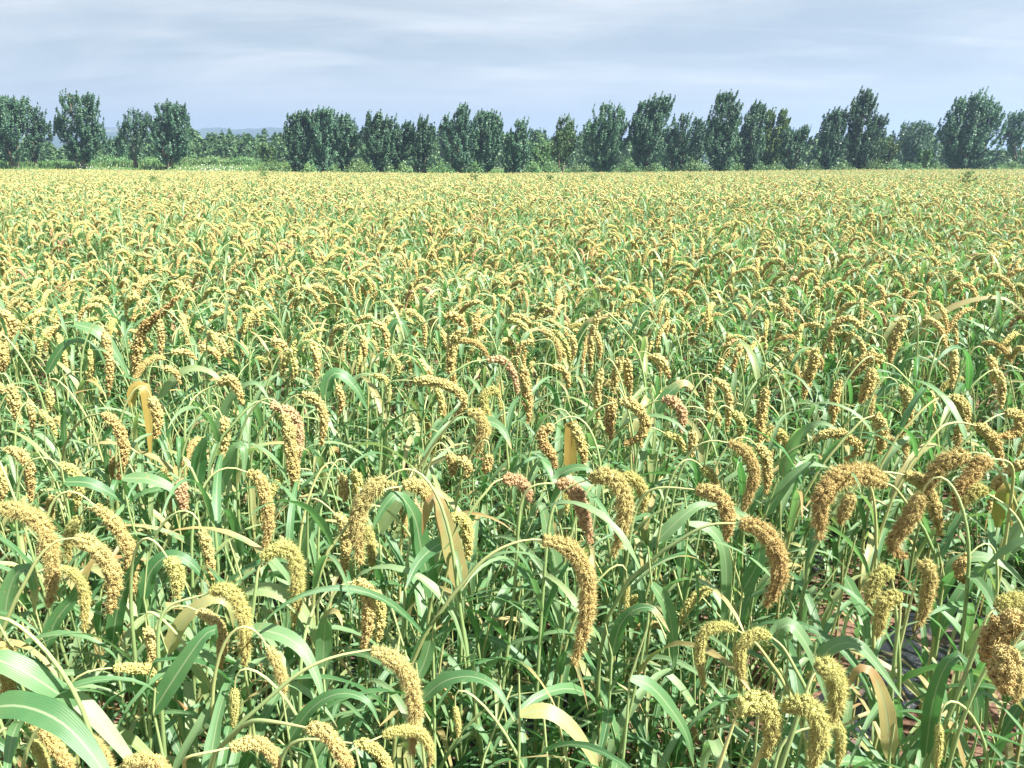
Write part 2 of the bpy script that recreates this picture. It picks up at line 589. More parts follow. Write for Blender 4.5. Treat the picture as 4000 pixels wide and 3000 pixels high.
# ------------------------------------------------------------------ trees
def leaf_quads(C, size, rs, up=0.0):
    """small leaf-sized quads at the centres C, random attitude"""
    n = len(C)
    out = nrm((C - C.mean(0)) * np.array((1, 1, 0.4)))
    nl = nrm(rs.normal(size=(n, 3)) * 0.75 + out * 0.55 + np.array((0, 0, 0.75)))
    a = nrm(np.cross(nl, rs.normal(size=(n, 3)) + np.array((0.1, 0, up))))
    b = np.cross(nl, a)
    s = size * rs.uniform(0.6, 1.35, n)[:, None]
    V = np.stack((C - a * s * 0.5, C + b * s * 0.32, C + a * s * 0.6, C - b * s * 0.32), 1)
    return V.reshape(-1, 3), np.arange(4 * n).reshape(-1, 4)


def grow_lobe(wood, fol, base, top, half, skirt, rs, r0, dens, size, open_=0.0):
    """one leader with upswept side shoots: base and top are points, half the half-width, skirt the height fraction where leaves begin"""
    H = top[2] - base[2]
    lead, _ = resample([base, base * 0.72 + top * 0.28 + np.array((rs.normal() * 0.03 * H, rs.normal() * 0.05 * H, 0)), base * 0.35 + top * 0.65 + np.array((rs.normal() * 0.03 * H, rs.normal() * 0.04 * H, 0)), top], 14)
    V, Q, uv = tube(lead, np.linspace(r0, 0.02, 14), 6)
    wood.add(V, Q, uv=uv)
    nb = int(50 * dens)
    C = []
    for k in range(nb):
        t = skirt + (0.97 - skirt) * ((k + rs.uniform()) / nb) ** 0.9
        p = np.array([np.interp(t, np.linspace(0, 1, 14), lead[:, c]) for c in range(3)])
        tt = (t - skirt) / (1 - skirt)
        prof = np.interp(tt, (0, 0.12, 0.4, 0.65, 0.85, 1), (0.42, 0.78, 1.0, 0.86, 0.55, 0.2))
        reach = half * prof * rs.uniform(0.45, 1.3)
        az = rs.uniform(0, 2 * np.pi)
        rise = reach * rs.uniform(0.6, 1.5) * (0.25 + 1.1 * tt)
        rise = min(rise, top[2] - p[2] + rs.uniform(-0.9, -0.2))
        tip = p + np.array((np.cos(az) * reach + 0.10 * half * (0.3 + tt), np.sin(az) * reach, rise))
        mid = p * 0.42 + tip * 0.58 + np.array((np.cos(az) * 0.14 * reach, np.sin(az) * 0.14 * reach, -0.18 * rise))
        B, ln = resample([p, mid, tip], 6)
        if k % 3 == 0:
            V, Q, uv = tube(B, np.linspace(0.035, 0.008, 6), 4)
            wood.add(V, Q, uv=uv)
        m = int((46 + 64 * ln) * dens * rs.uniform(0.5, 1.2) * (1 - open_ * rs.uniform(0, 1)))
        u = rs.uniform(0.18, 1.04, m) ** 0.8
        pts = np.stack([np.interp(u, np.linspace(0, 1, 6), B[:, c]) for c in range(3)], 1)
        sp = (0.08 + 0.05 * half) * (1.15 - 0.85 * u)[:, None] * np.array((1, 1, 0.8))
        pts = pts + rs.normal(size=(m, 3)) * sp
        pts[:, 2] += u * rs.uniform(0, 0.22, m)
        C.append(pts)
        if tt > 0.3:                            # every upper shoot ends in a thin upright plume
            q = int(30 * dens)
            w = rs.uniform(0, 1, q)
            L = rs.uniform(0.35, 0.8)
            C.append(tip + np.stack((0.2 * w * L + rs.normal(size=q) * 0.05 * (1.3 - w), rs.normal(size=q) * 0.05 * (1.3 - w), w * L - 0.1), 1))
    for k in range(int(13 * dens) + 3):          # upright leader tips
        a = rs.uniform(0, 2 * np.pi)
        rr = half * 0.75 * rs.uniform(0, 1) ** 0.7
        p = top + np.array((np.cos(a) * rr, np.sin(a) * rr, -0.95 - rr * 1.35 - rs.uniform(0, 0.45)))
        m = int(64 * dens)
        u = rs.uniform(0, 1, m)
        L = rs.uniform(0.6, 1.15)
        C.append(p + np.stack((0.22 * u * L + rs.normal(size=m) * 0.065 * (1.25 - u), rs.normal(size=m) * 0.07 * (1.25 - u), u * L), 1))
    C = np.concatenate(C)
    V, Q = leaf_quads(C, size, rs, 0.35)
    fol.add(V, Q)


def tree(name, label, base_px, dist, lobes, skirt=0.06, dens=1.0, mat=None, cat='tree', group='poplars in the row behind the field', base_z=None, size=0.165, open_=0.0):
    rs = np.random.default_rng(abs(int(base_px * 13 + dist * 7)))
    bx = (base_px - 2000) / F * dist * 1.0
    c, s = math.cos(PITCH), math.sin(PITCH)

    def at(px, py, y):
        d = ray(px, py)
        t = y / d.y
        return np.array((d.x * t, y, CAM_H + d.z * t))
    bx = at(base_px, 650, dist)[0]
    bz = float(terrain(bx, dist)) - 0.05 if base_z is None else base_z
    root = empty(name, (bx, dist, bz))
    tag(root, label, cat, group)
    wood, fol = Geo(), Geo()
    for q, (lx, ly, half) in enumerate(lobes):
        top = at(lx, ly, dist + rs.normal() * 0.25) - np.array((bx, dist, bz))
        hw = half / F * dist * 0.98
        off = np.array((np.clip(top[0] * 0.12, -0.5, 0.5), rs.normal() * 0.1, 0))
        lo = top[2] * (skirt if q == 0 else max(skirt, 0.10)) / max(top[2], 0.1)
        grow_lobe(wood, fol, off, top, hw, lo, rs, 0.15 if q == 0 else 0.11, dens, size, open_)
    wood.obj('trunk', M_BARK, root)
    fol.obj('crown', mat or M_POPLAR, root, flat=True)
    return root


P = 'poplars in the row behind the field'
tree('poplar_tree', 'tall dark poplar cut by the left border of the photo', 60, 82, [(10, 372, 85), (58, 385, 62), (-60, 385, 70)])
tree('poplar_tree', 'slimmer poplar with a thin pointed top beside the leftmost poplar', 138, 84, [(122, 415, 44), (165, 470, 42)], dens=0.8, open_=0.3)
tree('poplar_tree', 'broad poplar with two tall peaks standing on the left grass bank', 312, 82, [(265, 364, 62), (338, 370, 58), (225, 450, 40), (365, 480, 50)], skirt=0.09)
tree('poplar_tree', 'thin airy poplar with a short bare trunk on the left grass bank', 530, 83, [(525, 428, 44), (482, 470, 32), (568, 440, 34)], skirt=0.13, dens=0.72, open_=0.5)
tree('poplar_tree', 'dark poplar with three prongs, rightmost on the left grass bank', 655, 82, [(640, 398, 55), (680, 402, 48), (708, 408, 42), (610, 460, 38), (700, 520, 55)], skirt=0.06)
tree('poplar_tree', 'dark poplar on the left end of the dense clump right of the hills', 1165, 78, [(1155, 430, 42), (1185, 432, 34), (1215, 440, 36), (1125, 490, 30)])
tree('poplar_tree', 'tallest poplar in the middle of the dense clump right of the hills', 1255, 78, [(1243, 420, 50), (1282, 420, 46), (1270, 500, 62)])
tree('poplar_tree', 'poplar with loose top on the right end of the dense clump right of the hills', 1342, 79, [(1335, 442, 42), (1362, 470, 36), (1310, 470, 34)])
tree('poplar_tree', 'wide round poplar with three blunt peaks, hiding a darker hollow centre', 1482, 78, [(1437, 440, 42), (1472, 434, 40), (1512, 455, 44), (1480, 520, 66)])
tree('poplar_tree', 'small poplar leaning on the right flank of the wide three-peaked poplar', 1556, 79, [(1585, 466, 34), (1545, 490, 40)])
tree('poplar_tree', 'narrow poplar before the gap with the bluish wood behind', 1640, 78, [(1645, 458, 36), (1668, 490, 28), (1625, 510, 34)])
tree('poplar_tree', 'tall column-like poplar with a small side peak on its left', 1796, 78, [(1802, 402, 52), (1740, 450, 36), (1800, 470, 58)])
tree('poplar_tree', 'wide-topped poplar touching the tall column-like poplar', 1890, 79, [(1872, 436, 40), (1905, 428, 44), (1938, 440, 34), (1890, 520, 50)])
tree('poplar_tree', 'cone-shaped poplar with leaves down to the ground', 2012, 78, [(2025, 462, 44), (1995, 520, 44), (2050, 560, 40)], skirt=0.03)
tree('poplar_tree', 'slender young tree on a pale bare trunk, sky on both sides', 2190, 78, [(2200, 452, 32), (2222, 470, 26), (2180, 520, 36)], skirt=0.24, dens=0.7, open_=0.3, mat=M_BRIGHT)
tree('poplar_tree', 'broad grey-green poplar with a spreading top and narrow waist', 2352, 78, [(2358, 404, 56), (2422, 414, 50), (2300, 465, 48), (2390, 470, 62), (2345, 590, 44)], dens=0.95, open_=0.2)
tree('poplar_tree', 'largest round-headed poplar, its forked limbs showing over the shrubs', 2520, 78, [(2565, 370, 62), (2597, 372, 50), (2497, 392, 46), (2480, 450, 44), (2540, 480, 70)], skirt=0.16, dens=1.0, open_=0.15)
tree('poplar_tree', 'loose grey poplar right of the largest round-headed one', 2632, 79, [(2665, 443, 46), (2620, 500, 44), (2690, 520, 42)], dens=0.8, open_=0.4)
tree('poplar_tree', 'dark half-hidden poplar top in the gap before the tallest spire', 2722, 88, [(2722, 460, 34), (2745, 480, 30)], dens=0.8)
tree('poplar_tree', 'tallest spire-shaped poplar right of centre', 2812, 78, [(2838, 352, 44), (2812, 360, 34), (2785, 460, 46), (2870, 410, 40), (2810, 540, 62)], skirt=0.05)
tree('poplar_tree', 'poplar with two thin tips beside the tallest spire', 2912, 79, [(2953, 398, 38), (2976, 400, 30), (2920, 450, 40), (2950, 520, 50)])
tree('poplar_tree', 'bright green poplar with two dark tips behind it', 3005, 82, [(3055, 423, 32), (3006, 425, 30), (3030, 490, 52)], mat=M_BRIGHT)
tree('poplar_tree', 'low bushy poplar with thin feathery tips', 3092, 78, [(3148, 486, 36), (3110, 505, 48), (3075, 510, 36)], dens=0.85, open_=0.3)
tree('poplar_tree', 'dark oval poplar left of the twin-peaked spire', 3238, 78, [(3238, 434, 44), (3272, 424, 36), (3292, 432, 26), (3235, 510, 52)])
tree('poplar_tree', 'tall poplar with a main spire and a shorter left prong', 3356, 78, [(3378, 347, 44), (3400, 352, 40), (3332, 390, 30), (3440, 445, 48), (3360, 520, 58)])
tree('poplar_tree', 'pale feathery tree standing farther back between two dark poplars', 3560, 96, [(3527, 480, 52), (3576, 474, 50), (3612, 478, 44), (3560, 540, 80)], dens=0.85, open_=0.45, group=P)
tree('poplar_tree', 'biggest dark poplar near the right border, wide open crown', 3770, 78, [(3815, 358, 66), (3746, 380, 58), (3862, 384, 56), (3900, 415, 44), (3700, 470, 60), (3780, 500, 80)], dens=1.0)
tree('poplar_tree', 'thin see-through poplar cut by the right border of the photo', 3992, 84, [(3962, 438, 42), (4005, 428, 50), (3930, 500, 34)], skirt=0.14, dens=0.75, open_=0.4)
tree('young_tree', 'small grey sapling in front of the pale feathery tree', 3612, 78, [(3620, 580, 34)], dens=0.6, group=None, mat=M_BUSH)
tree('young_tree', 'little bright sapling at the foot of the hazy wood', 1035, 92, [(1035, 560, 30), (1050, 575, 26)], dens=0.7, group=None, mat=M_BRIGHT)
tree('young_tree', 'grey-green sapling left of the slender pale-trunked tree', 2120, 84, [(2125, 545, 40), (2100, 575, 34)], dens=0.7, group=None, mat=M_BUSH)
tree('young_tree', 'bluish thicket tree behind the thin airy poplar', 455, 92, [(455, 525, 44), (430, 545, 36)], dens=0.8, group=None)
tree('young_tree', 'leafy sapling right of the tall spire with a left prong', 3440, 82, [(3440, 540, 44), (3470, 560, 40)], dens=0.8, group=None, mat=M_BRIGHT)


def shrub(px, dist, half, top_py, label, mat=M_BUSH):
    rs = np.random.default_rng(int(px * 3 + half))
    dist = 76.2 if dist < 78.5 else dist + 4.0 if px < 1000 else dist - 2.5
    d = ray(px, top_py)
    t = dist / d.y
    bx, zt = d.x * t, CAM_H + d.z * t
    bz = float(terrain(bx, dist)) - 0.05
    H = max(zt - bz, 0.5)
    hw = half / F * dist * 1.3
    root = empty('shrub', (bx, dist, bz))
    tag(root, label, 'shrub', 'shrubs along the far field edge')
    wood, fol = Geo(), Geo()
    C = []
    for k in range(int(26 + 30 * hw)):
        a, rr = rs.uniform(0, 2 * np.pi), hw * rs.uniform(0, 1) ** 0.6
        h = H * (1 - 0.55 * (rr / hw) ** 2) * rs.uniform(0.65, 1.08)
        base = np.array((np.cos(a) * rr * 0.55, np.sin(a) * rr * 0.5, 0))
        tip = np.array((np.cos(a) * rr + 0.1, np.sin(a) * rr * 0.8, h))
        B, ln = resample([base, base * 0.5 + tip * 0.5 + np.array((0, 0, 0.1 * h)), tip], 5)
        V, Q, uv = tube(B, np.linspace(0.015, 0.004, 5), 3)
        wood.add(V, Q, uv=uv)
        m = int(26 + 22 * ln)
        u = rs.uniform(0.1, 1, m)
        C.append(np.stack([np.interp(u, np.linspace(0, 1, 5), B[:, c]) for c in range(3)], 1) + rs.normal(size=(m, 3)) * 0.13)
    V, Q = leaf_quads(np.concatenate(C), 0.15, rs, 0.6)
    fol.add(V, Q)
    wood.obj('branches', M_BARK, root)
    fol.obj('foliage', mat, root, flat=True)


for args in [
    (720, 84, 60, 610, 'grey-green shrub right of the three-pronged poplar on the bank'),
    (835, 84, 70, 615, 'low wide shrub above the white flowers'),
    (945, 84, 60, 610, 'grey shrub in front of the hazy wood'),
    (1060, 80, 65, 628, 'dull dark shrub just left of the dense poplar clump'),
    (240, 84, 40, 625, 'small dark shrub at the left foot of the two-peaked poplar'),
    (600, 86, 40, 610, 'shrub between the airy and the three-pronged poplar'),
    (430, 86, 60, 608, 'pale shrub left of the thin airy poplar'),
    (1205, 77, 28, 640, 'small round shrub under the left part of the dense clump'),
    (1300, 77, 32, 645, 'low shrub under the tallest poplar of the dense clump'),
    (1400, 77.5, 50, 618, 'pale willowy shrub filling the gap between two poplar clumps'),
    (1520, 77, 26, 650, 'tiny shrub under the wide three-peaked poplar'),
    (1575, 77, 32, 640, 'shrub at the foot of the small leaning poplar'),
    (1718, 77.5, 46, 622, 'round pale shrub left of the tall column-like poplar'),
    (1850, 77.5, 30, 632, 'yellow-green shrub between the column-like poplar and its neighbour'),
    (2080, 77.5, 34, 628, 'shrub right of the cone-shaped poplar'),
    (2150, 77.5, 36, 630, 'shrub at the foot of the slender pale-trunked tree'),
    (2270, 77.5, 50, 634, 'wide dry-looking shrub left of the broad grey-green poplar'),
    (2450, 77.5, 46, 630, 'light shrub between the two broadest poplars'),
    (2560, 77, 42, 636, 'bright rounded shrub below the largest round-headed poplar'),
    (2710, 77.5, 48, 622, 'leafy shrub left of the tallest spire'),
    (2872, 77.5, 36, 640, 'shrub at the right foot of the tallest spire'),
    (2970, 77.5, 34, 640, 'shrub below the poplar with two thin tips'),
    (3030, 77, 40, 638, 'shrub left of the low bushy poplar'),
    (3155, 77, 52, 636, 'round bright shrub right of the low bushy poplar'),
    (3290, 77, 42, 632, 'round yellowish shrub between the dark oval and the pronged poplar'),
    (3420, 77.5, 44, 620, 'leafy shrub right of the pronged spire'),
    (3500, 79, 64, 630, 'widest pale green shrub under the feathery tree'),
    (3575, 78, 50, 636, 'low grassy shrub before the feathery tree'),
    (3660, 77.5, 40, 640, 'small shrub left of the biggest dark poplar'),
    (3880, 78, 60, 645, 'low shrub right of the biggest dark poplar'),
    (3960, 79, 66, 630, 'grassy shrub under the see-through poplar at the border'),
]:
    shrub(*args)


def build_far_wood():
    """the hazy wood far behind the row reads as one mass"""
    rs = np.random.default_rng(5)
    g = Geo()
    for k in range(600):
        px = rs.uniform(-900, 4900)
        dist = rs.uniform(120, 175)
        mid = 538 + 22 * math.sin(px / 160.0) + rs.normal() * 14
        if 740 < px < 1110:
            mid = 545 + rs.normal() * 15
        if 2060 < px < 2320:
            mid = 522 + rs.normal() * 14
        if 3840 < px < 4100:
            mid = 600
        if 180 < px < 520:
            mid += 30
        d = ray(px, mid)
        t = dist / d.y
        x, zt = d.x * t, CAM_H + d.z * t
        b = float(terrain(x, dist))
        H, hw = zt - b, rs.uniform(1.1, 2.3)
        n = 480
        tt = rs.uniform(0, 1, n) ** 0.8
        r = hw * (1 - tt ** 2.2) * (0.5 + 0.5 * rs.uniform(0, 1, n)) + 0.15
        a = rs.uniform(0, 2 * np.pi, n)
        C = np.stack((x + np.cos(a) * r * (0.8 + 0.3 * np.sin(3 * a + k)) + 0.4 * tt, dist + np.sin(a) * r, b + 0.2 + tt * H + rs.normal(size=n) * 0.25), 1)
        V, Q = leaf_quads(C, 0.5, rs, 0.7)
        g.add(V, Q)
    o = g.obj('far_wood', M_BUSHWOOD, flat=True)
    tag(o, 'hazy green wood far behind the poplar row', 'wood', kind='stuff')


M_BUSHWOOD = foliage_material('far_leaves', [(0.0, (0.04, 0.10, 0.04)), (0.6, (0.085, 0.19, 0.065)), (1.0, (0.15, 0.27, 0.10))], 0.15)
build_far_wood()


def build_verge():
    rs = np.random.default_rng(11)
    n = 38000
    y = EDGE + 0.5 + 26 * rs.uniform(0, 1, n) ** 1.3
    x = rs.uniform(-0.95, 0.95, n) * y
    z = terrain(x, y) - 0.05
    h = rs.uniform(0.18, 0.55, n) * (0.55 + 0.9 * vnoise(x * 0.25, y * 0.25, 3)) * (1 + 0.9 * smooth(-17, -12, x) * (1 - smooth(77, 81, y)))
    a = rs.uniform(0, np.pi, n)
    w = 0.05
    b = np.stack((x, y, z), 1)
    s = np.stack((np.cos(a), np.sin(a), 0 * a), 1) * w
    tip = b + np.stack((rs.normal(size=n) * 0.12 + 0.05, rs.normal(size=n) * 0.1, h), 1)
    V = np.stack((b - s, b + s, tip), 1).reshape(-1, 3)
    o = Geo().add(V, T=np.arange(3 * n).reshape(-1, 3)).obj('grass', M_GRASS, flat=True)
    tag(o, 'bright rough grass on the bank below the poplars', 'grass', kind='stuff')
    n = 700
    px = np.concatenate((rs.normal(840, 75, 450), rs.normal(345, 25, 130), rs.normal(560, 120, 120)))
    yy = rs.uniform(78, 82, n)
    xx = (px - 2000) / F * yy * 0.965
    C = np.stack((xx, yy, terrain(xx, yy) + rs.uniform(0.15, 0.5, n)), 1)
    V, Q = leaf_quads(C, 0.10, rs, 0.2)
    o = Geo().add(V, Q).obj('wildflowers', M_PETAL, flat=True)
    tag(o, 'patch of small white wildflowers on the grass bank', 'flowers', kind='stuff')


build_verge()


# ------------------------------------------------------------------ the millet plant
ICO_V = None


def ico():
    global ICO_V
    p = (1 + 5 ** 0.5) / 2
    V = nrm(np.array([(-1, p, 0), (1, p, 0), (-1, -p, 0), (1, -p, 0), (0, -1, p), (0, 1, p), (0, -1, -p), (0, 1, -p), (p, 0, -1), (p, 0, 1), (-p, 0, -1), (-p, 0, 1)], float))
    T = np.array([(0, 11, 5), (0, 5, 1), (0, 1, 7), (0, 7, 10), (0, 10, 11), (1, 5, 9), (5, 11, 4), (11, 10, 2), (10, 7, 6), (7, 1, 8), (3, 9, 4), (3, 4, 2), (3, 2, 6), (3, 6, 8), (3, 8, 9), (4, 9, 5), (2, 4, 11), (6, 2, 10), (8, 6, 7), (9, 8, 1)])
    return V, T


ICO, ICO_T = ico()
OCT = np.array([(1, 0, 0), (-1, 0, 0), (0, 1, 0), (0, -1, 0), (0, 0, 1), (0, 0, -1)], float)
OCT_T = np.array([(0, 2, 4), (2, 1, 4), (1, 3, 4), (3, 0, 4), (2, 0, 5), (1, 2, 5), (3, 1, 5), (0, 3, 5)])


def stamp(g, shape, tris, C, rad, uvv, m=0, stretch=None):
    n, k = len(C), len(shape)
    V = C[:, None] + np.asarray(rad).reshape(-1, 1, 1) * shape[None]
    T = (np.arange(n) * k)[:, None, None] + tris[None]
    uv = np.stack((np.full((n, k), 0.5), np.broadcast_to(np.asarray(uvv)[:, None], (n, k))), -1)
    g.add(V.reshape(-1, 3), T=T.reshape(-1, 3), uv=uv.reshape(-1, 2), m=m)


def head_profile(t):
    return np.clip(0.55 + t / 0.14 * 0.45, 0, 1) * np.clip((1.03 - t) / 0.42, 0, 1) ** 0.55 * (1 - 0.10 * t)


def seed_head(g, P, Rm, rs, grains=12, bristle=0.4, lump=0.36, m=0):
    """a foxtail-millet head: lumps of grain packed in spirals round the axis, bristles between them"""
    P, L = resample(P, 40)
    T, N, B = frames(P)
    s = np.linspace(0, 1, 40)
    ring = Rm * lump * 1.32
    nr = max(5, int(L / ring))
    t, th, out = [], [], []
    for i in range(nr):
        ti = (i + 0.5) / nr
        k = max(3, int(round(2 * np.pi * 0.66 * head_profile(ti) / (lump * 1.55))))
        if ti < 0.16 and rs.uniform() < 0.35:
            k = max(2, k - 2)
        for j in range(k):
            t.append(ti + rs.normal() * 0.22 / nr)
            th.append(2 * np.pi * (j + 0.5 * (i % 2)) / k + i * 0.35 + rs.normal() * 0.12)
    t, th = np.clip(np.array(t), 0, 1), np.array(th)
    pick = lambda A: np.stack([np.interp(t, s, A[:, c]) for c in range(3)], 1)
    Pc, Tc, Nc, Bc = pick(P), nrm(pick(T)), nrm(pick(N)), nrm(pick(B))
    prof = head_profile(t) * (1 + 0.10 * np.sin(t * 31 + rs.uniform(0, 6)))
    O = np.cos(th)[:, None] * Nc + np.sin(th)[:, None] * Bc
    rl = Rm * lump * (0.55 + 0.45 * prof) * rs.uniform(0.75, 1.22, len(t))
    C = Pc + O * (Rm * 0.66 * prof * rs.uniform(0.9, 1.1, len(t)))[:, None]
    core_r = np.clip(Rm * 0.48 * head_profile(s), 0.0006, None)
    V, Q, uv = tube(P, core_r, 7)
    g.add(V, Q, uv=uv, m=m)
    if grains <= 0:
        stamp(g, ICO, ICO_T, C, rl, t, m)
    else:
        stamp(g, ICO, ICO_T, C, rl * 0.78, t, m)
        n, k = len(C), grains
        i = np.arange(k) + 0.5
        ph = np.arccos(1 - 1.45 * i / k)
        ga = i * 2.39996
        dirs = np.stack((np.sin(ph) * np.cos(ga), np.sin(ph) * np.sin(ga), np.cos(ph)), 1)
        D = dirs[None, :, 0:1] * Tc[:, None] + dirs[None, :, 1:2] * np.cross(O, Tc)[:, None] + dirs[None, :, 2:3] * O[:, None]
        D = nrm(D + rs.normal(size=D.shape) * 0.16)
        G = C[:, None] + D * (rl[:, None, None] * 0.86)
        gr = np.repeat(rl * 1.15 / math.sqrt(k), k) * rs.uniform(0.75, 1.25, n * k)
        stamp(g, OCT, OCT_T, G.reshape(-1, 3), gr, np.repeat(t, k), m)
    nbz = int(len(C) * 6 * bristle)
    if nbz:
        i = rs.integers(0, len(C), nbz)
        d = nrm(O[i] + 0.45 * Tc[i] + rs.normal(size=(nbz, 3)) * 0.45)
        p0 = C[i] + d * (rl[i] * 0.8)[:, None]
        ln = Rm * rs.uniform(0.25, 0.7, nbz)
        sd = nrm(np.cross(d, rs.normal(size=(nbz, 3)))) * (Rm * 0.022)
        V = np.stack((p0 - sd, p0 + sd, p0 + d * ln[:, None]), 1).reshape(-1, 3)
        g.add(V, T=np.arange(nbz * 3).reshape(-1, 3), uv=np.stack((np.full(nbz * 3, 0.5), np.repeat(t[i], 3) * 0.3), 1), m=m)


def blade(p0, az, e0, L, w, rs, n=13, kink=None, across=5, droop=None):
    """a leaf that rises at e0, arches over and hangs"""
    s = np.linspace(0, 1, n)
    dr = rs.uniform(1.6, 2.9) if droop is None else droop
    e = e0 - dr * s ** 1.5
    if kink is not None:
        e = e - np.where(s > kink, rs.uniform(0.7, 1.3), 0)
    e = np.maximum(e, -1.5)
    a = az + rs.normal() * 0.35 * s
    d = np.stack((np.cos(e) * np.cos(a), np.cos(e) * np.sin(a), np.sin(e)), 1) * (L / (n - 1))
    P = p0 + np.concatenate((np.zeros((1, 3)), np.cumsum(d[:-1], axis=0)))
    P[:, 2] = np.maximum(P[:, 2], 0.015)
    S = np.stack((-np.sin(a), np.cos(a), 0 * a), 1)
    Nn = np.cross(nrm(d), S)
    tw = rs.normal() * 0.5 * s + rs.normal() * 0.2
    S, Nn = S * np.cos(tw)[:, None] + Nn * np.sin(tw)[:, None], Nn * np.cos(tw)[:, None] - S * np.sin(tw)[:, None]
    return ribbon(P, S, -Nn if False else Nn, leaf_width(s, w), 0.20 + 0.15 * rs.uniform(), across, 0.16 if across > 3 else 0.0, rs.uniform(0, 6))


def plant_path(rs, h, az, head_len, lean=0.07):
    """stem, stalk and head axis of a plant of its own: returns stem path and head path (foot at the origin)"""
    la, lm = rs.uniform(0, 2 * np.pi), rs.uniform(0, lean)
    ls, lp = h * rs.uniform(0.74, 0.84), rs.uniform(0.13, 0.25)
    n1, n2, n3 = 8, 9, 14
    h0 = rs.uniform(-0.75, 0.75)
    e = np.concatenate((np.full(n1, 1.52), np.linspace(1.45, h0 + 0.1, n2), np.maximum(h0 - (h0 + 1.5 + 0.12 * rs.normal()) * np.linspace(0, 1, n3) ** 0.7, -1.62)))
    ln = np.concatenate((np.full(n1, ls / n1), np.full(n2, lp / n2), np.full(n3, head_len / n3)))
    d = np.stack((np.cos(e) * np.cos(az), np.cos(e) * np.sin(az), np.sin(e)), 1) * ln[:, None]
    d[:n1, 0] += math.cos(la) * lm * ln[:n1]
    d[:n1, 1] += math.sin(la) * lm * ln[:n1]
    P = np.concatenate((np.zeros((1, 3)), np.cumsum(d, axis=0)))
    return P[:n1 + n2 + 1], P[n1 + n2:], n1


def stem_radii(n, r):
    t = np.linspace(0, 1, n)
    return r * np.interp(t, (0, 0.3, 0.7, 1), (1.25, 1.0, 0.75, 0.36))


def add_leaves(rs, stem, n1, count, lo=0.16, hi=1.0, scale=1.0, az0=None, across=5, seg=13):
    """blades along the first n1 points of a stem path"""
    out = []
    az = rs.uniform(0, 2 * np.pi) if az0 is None else az0
    f = np.linspace(lo, hi, count) + rs.normal(size=count) * 0.03
    idx = np.linspace(0, 1, n1 + 1)
    for q, t in enumerate(f):
        p = np.array([np.interp(t, idx, stem[:n1 + 1, c]) for c in range(3)])
        a = az + q * np.pi + rs.normal() * 0.45
        L = scale * (0.26 + 0.16 * math.sin(math.pi * min(1, 0.25 + 0.6 * t))) * rs.uniform(0.8, 1.2)
        w = scale * rs.uniform(0.013, 0.029)
        out.append(blade(p, a, rs.uniform(0.95, 1.42), L, w, rs, seg, rs.uniform(0.35, 0.7) if rs.uniform() < 0.15 else None, across))
    return out


# ------------------------------------------------------------------ the far field as one object: patches of plants set out by geometry nodes
PATCH_MATS = [M_STEM, M_LEAF, M_HEAD['golden'], M_HEAD['green'], M_HEAD['brown'], M_HEAD['pink']]


def patch(name, size, count, lod, rs):
    g = Geo()
    for _ in range(count):
        foot = np.array((rs.uniform(-size / 2, size / 2), rs.uniform(-size / 2, size / 2), 0))
        h = rs.uniform(0.86, 1.10)
        az = rs.uniform(0, 2 * np.pi)
        hl = rs.uniform(0.17, 0.28)
        st, hd, n1 = plant_path(rs, h, az, hl, 0.12)
        st, hd = st + foot, hd + foot
        m = rs.choice([2, 2, 2, 3, 3, 4, 4, 5], p=[.2, .2, .2, .11, .12, .07, .06, .04])
        if lod == 0:
            V, Q, uv = tube(st, stem_radii(len(st), 0.0042), 5)
            g.add(V, Q, uv=uv, m=0)
            if rs.uniform() < 0.82:
                seed_head(g, hd, rs.uniform(0.012, 0.0175), rs, 0, 0.12, 0.46, m)
            for V, Q, uv in add_leaves(rs, st, n1, 6, 0.25, 1.05, 1.0, None, 3, 9):
                g.add(V, Q, uv=uv, m=1)
        else:
            P, _ = resample(st, 6)
            V, Q, uv = tube(P[2:], 0.0045, 3)
            g.add(V, Q, uv=uv, m=0)
            P, _ = resample(hd, 8)
            rr = rs.uniform(0.014, 0.020) * head_profile(np.linspace(0, 1, 8)) * rs.uniform(0.85, 1.15, 8)
            V, Q, uv = tube(P, rr, 5)
            g.add(V, Q, uv=uv, m=m)
            for V, Q, uv in add_leaves(rs, st, n1, 5, 0.5, 1.1, 1.0, None, 2, 6):
                g.add(V, Q, uv=uv, m=1)
    return bpy.data.objects.new(name, g.mesh(name, PATCH_MATS))


def field_nodes(name, protos):
    ng = bpy.data.node_groups.new(name, 'GeometryNodeTree')
    ng.interface.new_socket('Geometry', in_out='INPUT', socket_type='NodeSocketGeometry')
    ng.interface.new_socket('Geometry', in_out='OUTPUT', socket_type='NodeSocketGeometry')
    gi, go = ng.nodes.new('NodeGroupInput'), ng.nodes.new('NodeGroupOutput')
    ci = ng.nodes.new('GeometryNodeCollectionInfo')
    ci.inputs['Collection'].default_value = protos
    ci.inputs['Separate Children'].default_value = True
    ci.inputs['Reset Children'].default_value = True
    ip = ng.nodes.new('GeometryNodeInstanceOnPoints')
    ip.inputs['Pick Instance'].default_value = True

    def attr(n, t):
        a = ng.nodes.new('GeometryNodeInputNamedAttribute')
        a.data_type = t
        a.inputs['Name'].default_value = n
        return a.outputs['Attribute']
    L = ng.links.new
    L(gi.outputs[0], ip.inputs['Points'])
    L(ci.outputs[0], ip.inputs['Instance'])
    L(attr('pick', 'INT'), ip.inputs['Instance Index'])
    L(attr('turn', 'FLOAT_VECTOR'), ip.inputs['Rotation'])
    L(attr('size', 'FLOAT_VECTOR'), ip.inputs['Scale'])
    L(ip.outputs[0], go.inputs[0])
    return ng


